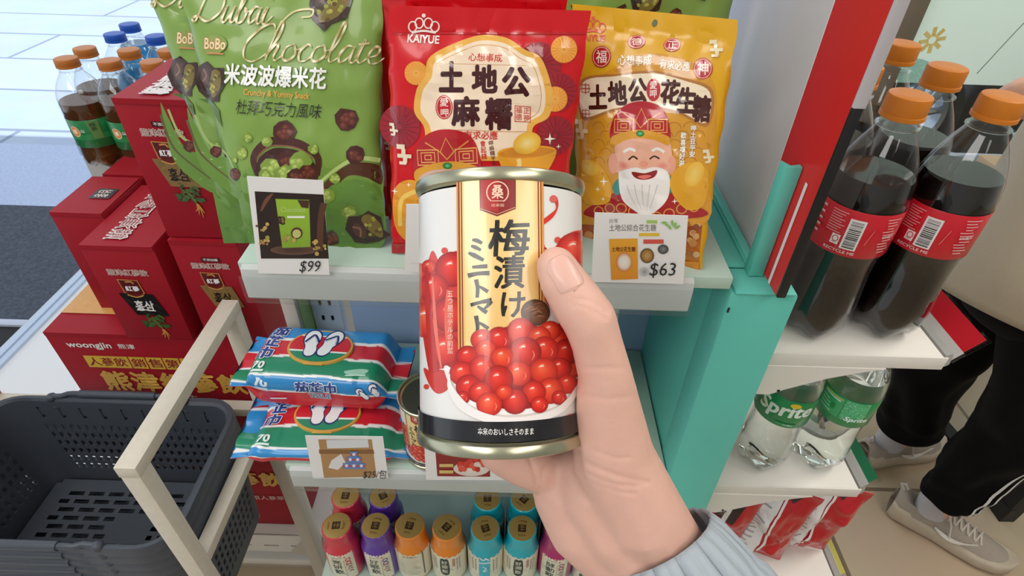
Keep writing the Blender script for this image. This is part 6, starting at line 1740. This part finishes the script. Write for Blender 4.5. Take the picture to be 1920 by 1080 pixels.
def build_can(label, M, name='tomato_can', group=None):
    t = thing(name, label, 'can', (0, 0, 0), group)
    if not CAN_MESH:
        b = MB(); b.lathe([(CR_ - .001, .0060), (CR_, .0062), (CR_, CH - .0062), (CR_ - .001, CH - .0060)], 96)
        CAN_MESH['can_body'] = b.mesh('can_body'); CAN_MESH['can_body'].materials.append(mat('white_can_paper', '#e9e7e2', .28, coat=.4))
        for nm, z0, sg in (('top_rim', CH, 1), ('bottom_rim', 0, -1)):
            b = MB(); pr = [(CR_ - .0006, -.0052), (CR_ + .0010, -.0040), (CR_ + .0016, -.0018), (CR_ + .0013, .0002), (CR_ + .0002, .0008), (CR_ - .0012, .0003), (CR_ - .0022, -.0030), (CR_ - .0045, -.0042), (CR_ - .008, -.0036), (CR_ - .011, -.0042), (.004, -.0042)]
            b.lathe([(r, z0 + sg * z) for r, z in pr], 96, cap0=False, cap1=True); 
            for f in b.bm.faces:
                c_ = f.calc_center_median()
                if math.hypot(c_.x, c_.y) < CR_ - .0035: f.material_index = 1
            CAN_MESH[nm] = b.mesh(nm); CAN_MESH[nm].materials.append(TIN); CAN_MESH[nm].materials.append(LID)
        a = Art(can_uv, can_surf, step=(.0022, 0), base=.00015, lift=.00003)
        can_label(a); band(a, can_uv(942, 829)[1], can_uv(942, 790)[1], '#17161a'); a.text('本来のおいしさそのまま', 948, 809, 102, 13, '#f1efe9', .012, arc=-1.5)
        me = a.mesh('label_print'); me.materials.append(print_mat('can_label_ink', .25, .5)); CAN_MESH['label_print'] = me
    objs = {}
    for nm in ('can_body', 'top_rim', 'bottom_rim', 'label_print'):
        o = bpy.data.objects.new(nm, CAN_MESH[nm]); COL.objects.link(o); o.parent = objs['can_body'] if nm == 'label_print' else t; objs[nm] = o
    t.matrix_world = M
    return t
hero = build_can('large tomato can held up in the hand in front of the shelves', CANM)
SC = Matrix.Translation
CG2 = 'tomato cans on the middle shelf'
KS = .80; HS = CH * KS + .0014
_a = atZ(748, 730, .8824 + CH * KS); _b = atZ(783, 580, .8824 + HS + CH * KS); _c = atZ(1167, 545, .8824 + HS + CH * KS); _r = CR_ * KS
for lb, x, y, lev, rz in (('small tomato can on the middle shelf beside the tissue packs, in front of its row', _a.x + _r, _a.y - .004, 0, -.25),
        ('small tomato can under another one, behind the front can', _b.x + _r, max(_b.y, _a.y + .062), 0, .3), ('small tomato can on top of another one, behind the front can', _b.x + _r - .0005, max(_b.y, _a.y + .062), 1, -.3),
        ('small tomato can under another one at the right, beside the teal side', _c.x - _r, _c.y, 0, .5), ('small tomato can on top of another one at the right, behind the thumb', _c.x - _r, _c.y, 1, -.5)):
    build_can(lb, SC((x, y, .8824 + lev * HS)) @ Matrix.Rotation(rz, 4, 'Z') @ Matrix.Scale(KS, 4), 'tomato_can', CG2)

# ================================================================ the photographer's hand
HSK = mat('hand_skin', '#e2b3a1', .5, sss=.15, var=.06, vscale=90, bump=.10, bscale=1500)
def chain_mesh(chains, vox, smooth):
    t_ = MB(); t_.ball((0, 0, 0), 1, seg=14); t_.bm.verts.index_update()
    TV = [v.co.copy() for v in t_.bm.verts]; TF = [[v.index for v in f.verts] for f in t_.bm.faces]; t_.bm.free()
    AV, AF = [], []
    for ch in chains:
        pts = [atD(*p[:3]) if len(p) == 4 else p[0] for p in ch]; rs = [p[-1] for p in ch]
        # densify
        P_ = []; R_ = []
        for i in range(len(pts) - 1):
            n = 8
            for k in range(n):
                f = k / n; P_.append(pts[i].lerp(pts[i + 1], f)); R_.append(rs[i] + (rs[i + 1] - rs[i]) * f)
        P_.append(pts[-1]); R_.append(rs[-1])
        for p, r in zip(P_, R_):
            o_ = len(AV); AV += [tuple(p + q * r) for q in TV]; AF += [[o_ + i for i in f] for f in TF]
    me = bpy.data.meshes.new('hand'); me.from_pydata(AV, [], AF)
    o = bpy.data.objects.new('tmp', me); COL.objects.link(o)
    md = o.modifiers.new('r', 'REMESH'); md.mode = 'VOXEL'; md.voxel_size = vox
    ms = o.modifiers.new('s', 'SMOOTH'); ms.factor = .6; ms.iterations = smooth
    dg = bpy.context.evaluated_depsgraph_get(); dg.update()
    m2 = bpy.data.meshes.new_from_object(o.evaluated_get(dg)); bpy.data.objects.remove(o); bpy.data.meshes.remove(me)
    for p in m2.polygons: p.use_smooth = True
    return m2
def cpt(th, z, k):
    """point around the can: th measured from the front towards the right, k outside the wall"""
    return CANM @ Vector(((CR_ + k) * math.sin(th), -(CR_ + k) * math.cos(th), z))
def fing(z0, z1, th0, th1, r0, r1):
    out = []
    for i in range(5):
        f = i / 4; out.append((cpt(th0 + (th1 - th0) * f, z0 + (z1 - z0) * f, (r0 + (r1 - r0) * f) * .92), r0 + (r1 - r0) * f))
    return out
thumb = [(1043, 500, .2215, .0080), (1056, 528, .2210, .0093), (1085, 572, .2220, .0105), (1106, 602, .2235, .0108), (1119, 642, .2265, .0103), (1135, 705, .2320, .0112), (1140, 780, .2420, .0150), (1150, 860, .2520, .0185), (1195, 960, .2640, .0215), (1248, 1030, .2760, .0195), (1345, 1190, .2680, .0205)]
web = [(1134, 705, .2330, .0112), (1128, 740, .2550, .0115), (1118, 760, .2780, .0130), (1100, 800, .2930, .0140)]
palm = [(1112, 760, .2850, .0140), (1110, 830, .2830, .0165), (1120, 900, .2800, .0205), (1170, 980, .2790, .0225), (1228, 1050, .2790, .0200), (1325, 1200, .2720, .0205)]
heel = [(1046, 893, .2760, .0135), (1062, 930, .2730, .0158), (1096, 985, .2740, .0180), (1180, 1060, .2780, .0185)]
under = [(1075, 890, .2780, .0140), (1030, 884, .2720, .0118), (985, 872, .2650, .0104), (950, 860, .2600, .0088), (930, 852, .2560, .0076)]
fingers = [fing(.060, .078, 2.15, 3.8, .0100, .0080), fing(.040, .052, 2.0, 3.95, .0106, .0084), fing(.021, .030, 1.9, 3.85, .0104, .0080)]
knuck = [[(cpt(2.15, .060, .0092), .0100), (atD(1106, 745, .284), .0118), (atD(1120, 790, .276), .014)],
         [(cpt(2.0, .040, .0098), .0106), (atD(1120, 800, .276), .0150)], [(cpt(1.9, .021, .0096), .0104), (atD(1110, 850, .280), .0150)]]
def as4(ch): return [(p[0], p[1]) if len(p) == 2 else p for p in ch]
bridge = [(1100, 885, .2670, .0150), (1112, 930, .2650, .0165), (1148, 985, .2670, .0180), (1205, 1042, .2720, .0185)]
chains = [thumb, web, palm, heel, under, bridge] + fingers + knuck
hm = chain_mesh(chains, .0011, 14)
hm.name = 'hand'
# keep the skin outside the can wall, add creases
bm = bmesh.new(); bm.from_mesh(hm); bm.normal_update()
CREASE = [([(1082, 560), (1110, 566), (1140, 584)], .0007, 5), ([(1078, 572), (1106, 580), (1136, 598)], .0006, 4),
          ([(1098, 868), (1150, 890), (1215, 905)], .0009, 7), ([(1102, 890), (1150, 908), (1200, 912)], .0007, 6), ([(1110, 905), (1160, 922), (1190, 925)], .0006, 5), ([(1115, 845), (1150, 858), (1180, 858)], .0005, 5),
          ([(990, 850), (1000, 880), (1006, 905)], .0014, 5), ([(1040, 850), (1020, 880), (1014, 915)], .0008, 5), ([(1080, 850), (1094, 900), (1105, 940)], .0012, 8),
          ([(1095, 690), (1130, 690), (1170, 690)], .0004, 6), ([(1095, 742), (1140, 748), (1190, 742)], .0004, 7)]
cps = [(catmull(c, n=8), d, w) for c, d, w in CREASE]
for v in bm.verts:
    q = CANI @ v.co
    rr_ = math.hypot(q.x, q.y)
    if -.001 < q.z < CH + .01 and rr_ < CR_ + .0006:
        if rr_ > CR_ * .6 and rr_ > 1e-6 and q.z > .004:
            s_ = (CR_ + .0006) / rr_; q.x *= s_; q.y *= s_
        else: q.z = -.0012
        v.co = CANM @ q
    d_ = v.co - CO; dz = d_.dot(CF)
    px, py = 960 + FPX * d_.dot(CR) / dz, 540 - FPX * d_.dot(CU) / dz
    if v.normal.dot(d_) < 0:
        for pts, dep, w in cps:
            m_ = min((px - x) ** 2 + (py - y) ** 2 for x, y in pts)
            if m_ < (3 * w) ** 2: v.co -= v.normal * dep * .6 * math.exp(-m_ / (w * w * .6))
bm.to_mesh(hm); bm.free()
for p in hm.polygons: p.use_smooth = True
hand = link_mesh('hand', hm, HSK)
tag(hand, "person's right hand in grey cuffed sleeve gripping the tomato can", 'hand')
# thumb nail: a curved plate bedded in the tip
tipd = (atD(1058, 530, .2210) - atD(1043, 500, .2215)).normalized()
nb = MB()
nc = atD(1062, 512, .2130)
ndir = (atD(1040, 482, .2175) - atD(1076, 545, .2150)).normalized()
nn = (CO - nc).normalized(); nn = (nn + CR * .55).normalized(); nn = (nn - ndir * nn.dot(ndir)).normalized(); ns = ndir.cross(nn).normalized()
from mathutils.bvhtree import BVHTree
bvh = BVHTree.FromPolygons([v.co.copy() for v in hm.vertices], [tuple(p.vertices) for p in hm.polygons])
def nail(u, v):
    a = (u - .5) * 2; y = (v - .5) * .0150
    w = .0056 * (1 - .25 * max(0, (v - .7) / .3) ** 2 * 2 - .18 * max(0, (.25 - v) / .25) ** 2 * 2)
    o_ = nc + ns * a * w + ndir * y + nn * .02
    h_ = bvh.ray_cast(o_, -nn, .05)
    p = h_[0] if h_[0] is not None else nc + ns * a * w + ndir * y
    return p + nn * (.0006 - .0007 * abs(a) ** 4 - (.0006 if v < .06 else 0))
g = nb.grid(17, 21, nail)
no = nb.build('thumb_nail', mat('nail', '#e3b4a4', .35, coat=.15), hand, fix=True)
sd = no.modifiers.new('t', 'SOLIDIFY'); sd.thickness = .0005

# grey sleeve with gathered elastic cuff
axis0 = atD(1246, 1030, .2740); axis1 = atD(1372, 1250, .2640)
sdir = (axis1 - axis0).normalized()
su = (CU - sdir * CU.dot(sdir)).normalized(); sv = sdir.cross(su)
def sleeve(u, v):
    an = 2 * math.pi * u
    L = v * .16
    r = float(np.interp(v, [0, .03, .10, .16, .20, .35, 1], [.0275, .0295, .0320, .0340, .0380, .043, .046]))
    pl_ = 1.6 * abs(math.sin(an * 11 + 1.5 * math.sin(an * 3))) ** .7 - .8 + .5 * math.sin(an * 29 + 2 + v * 3)
    amp = float(np.interp(v, [0, .04, .12, .18, .3, 1], [.0006, .0020, .0024, .0020, .0036, .003]))
    fold = .004 * noise.noise(Vector((math.cos(an) * 2, math.sin(an) * 2, v * 6))) * min(1, v * 4)
    r = r + pl_ * amp + fold
    return axis0 + sdir * (L - .004) + (su * math.cos(an) * r * .94 + sv * math.sin(an) * r)
sb = MB(); sb.grid(220, 60, sleeve, closeu=True)
slo = sb.build('sleeve', mat('pale_grey_sleeve', '#a3adb4', .85, sheen=.1, bump=.15, bscale=900), hand, ang=80, fix=False)
sd = slo.modifiers.new('thickness', 'SOLIDIFY'); sd.thickness = .0016; sd.offset = 1
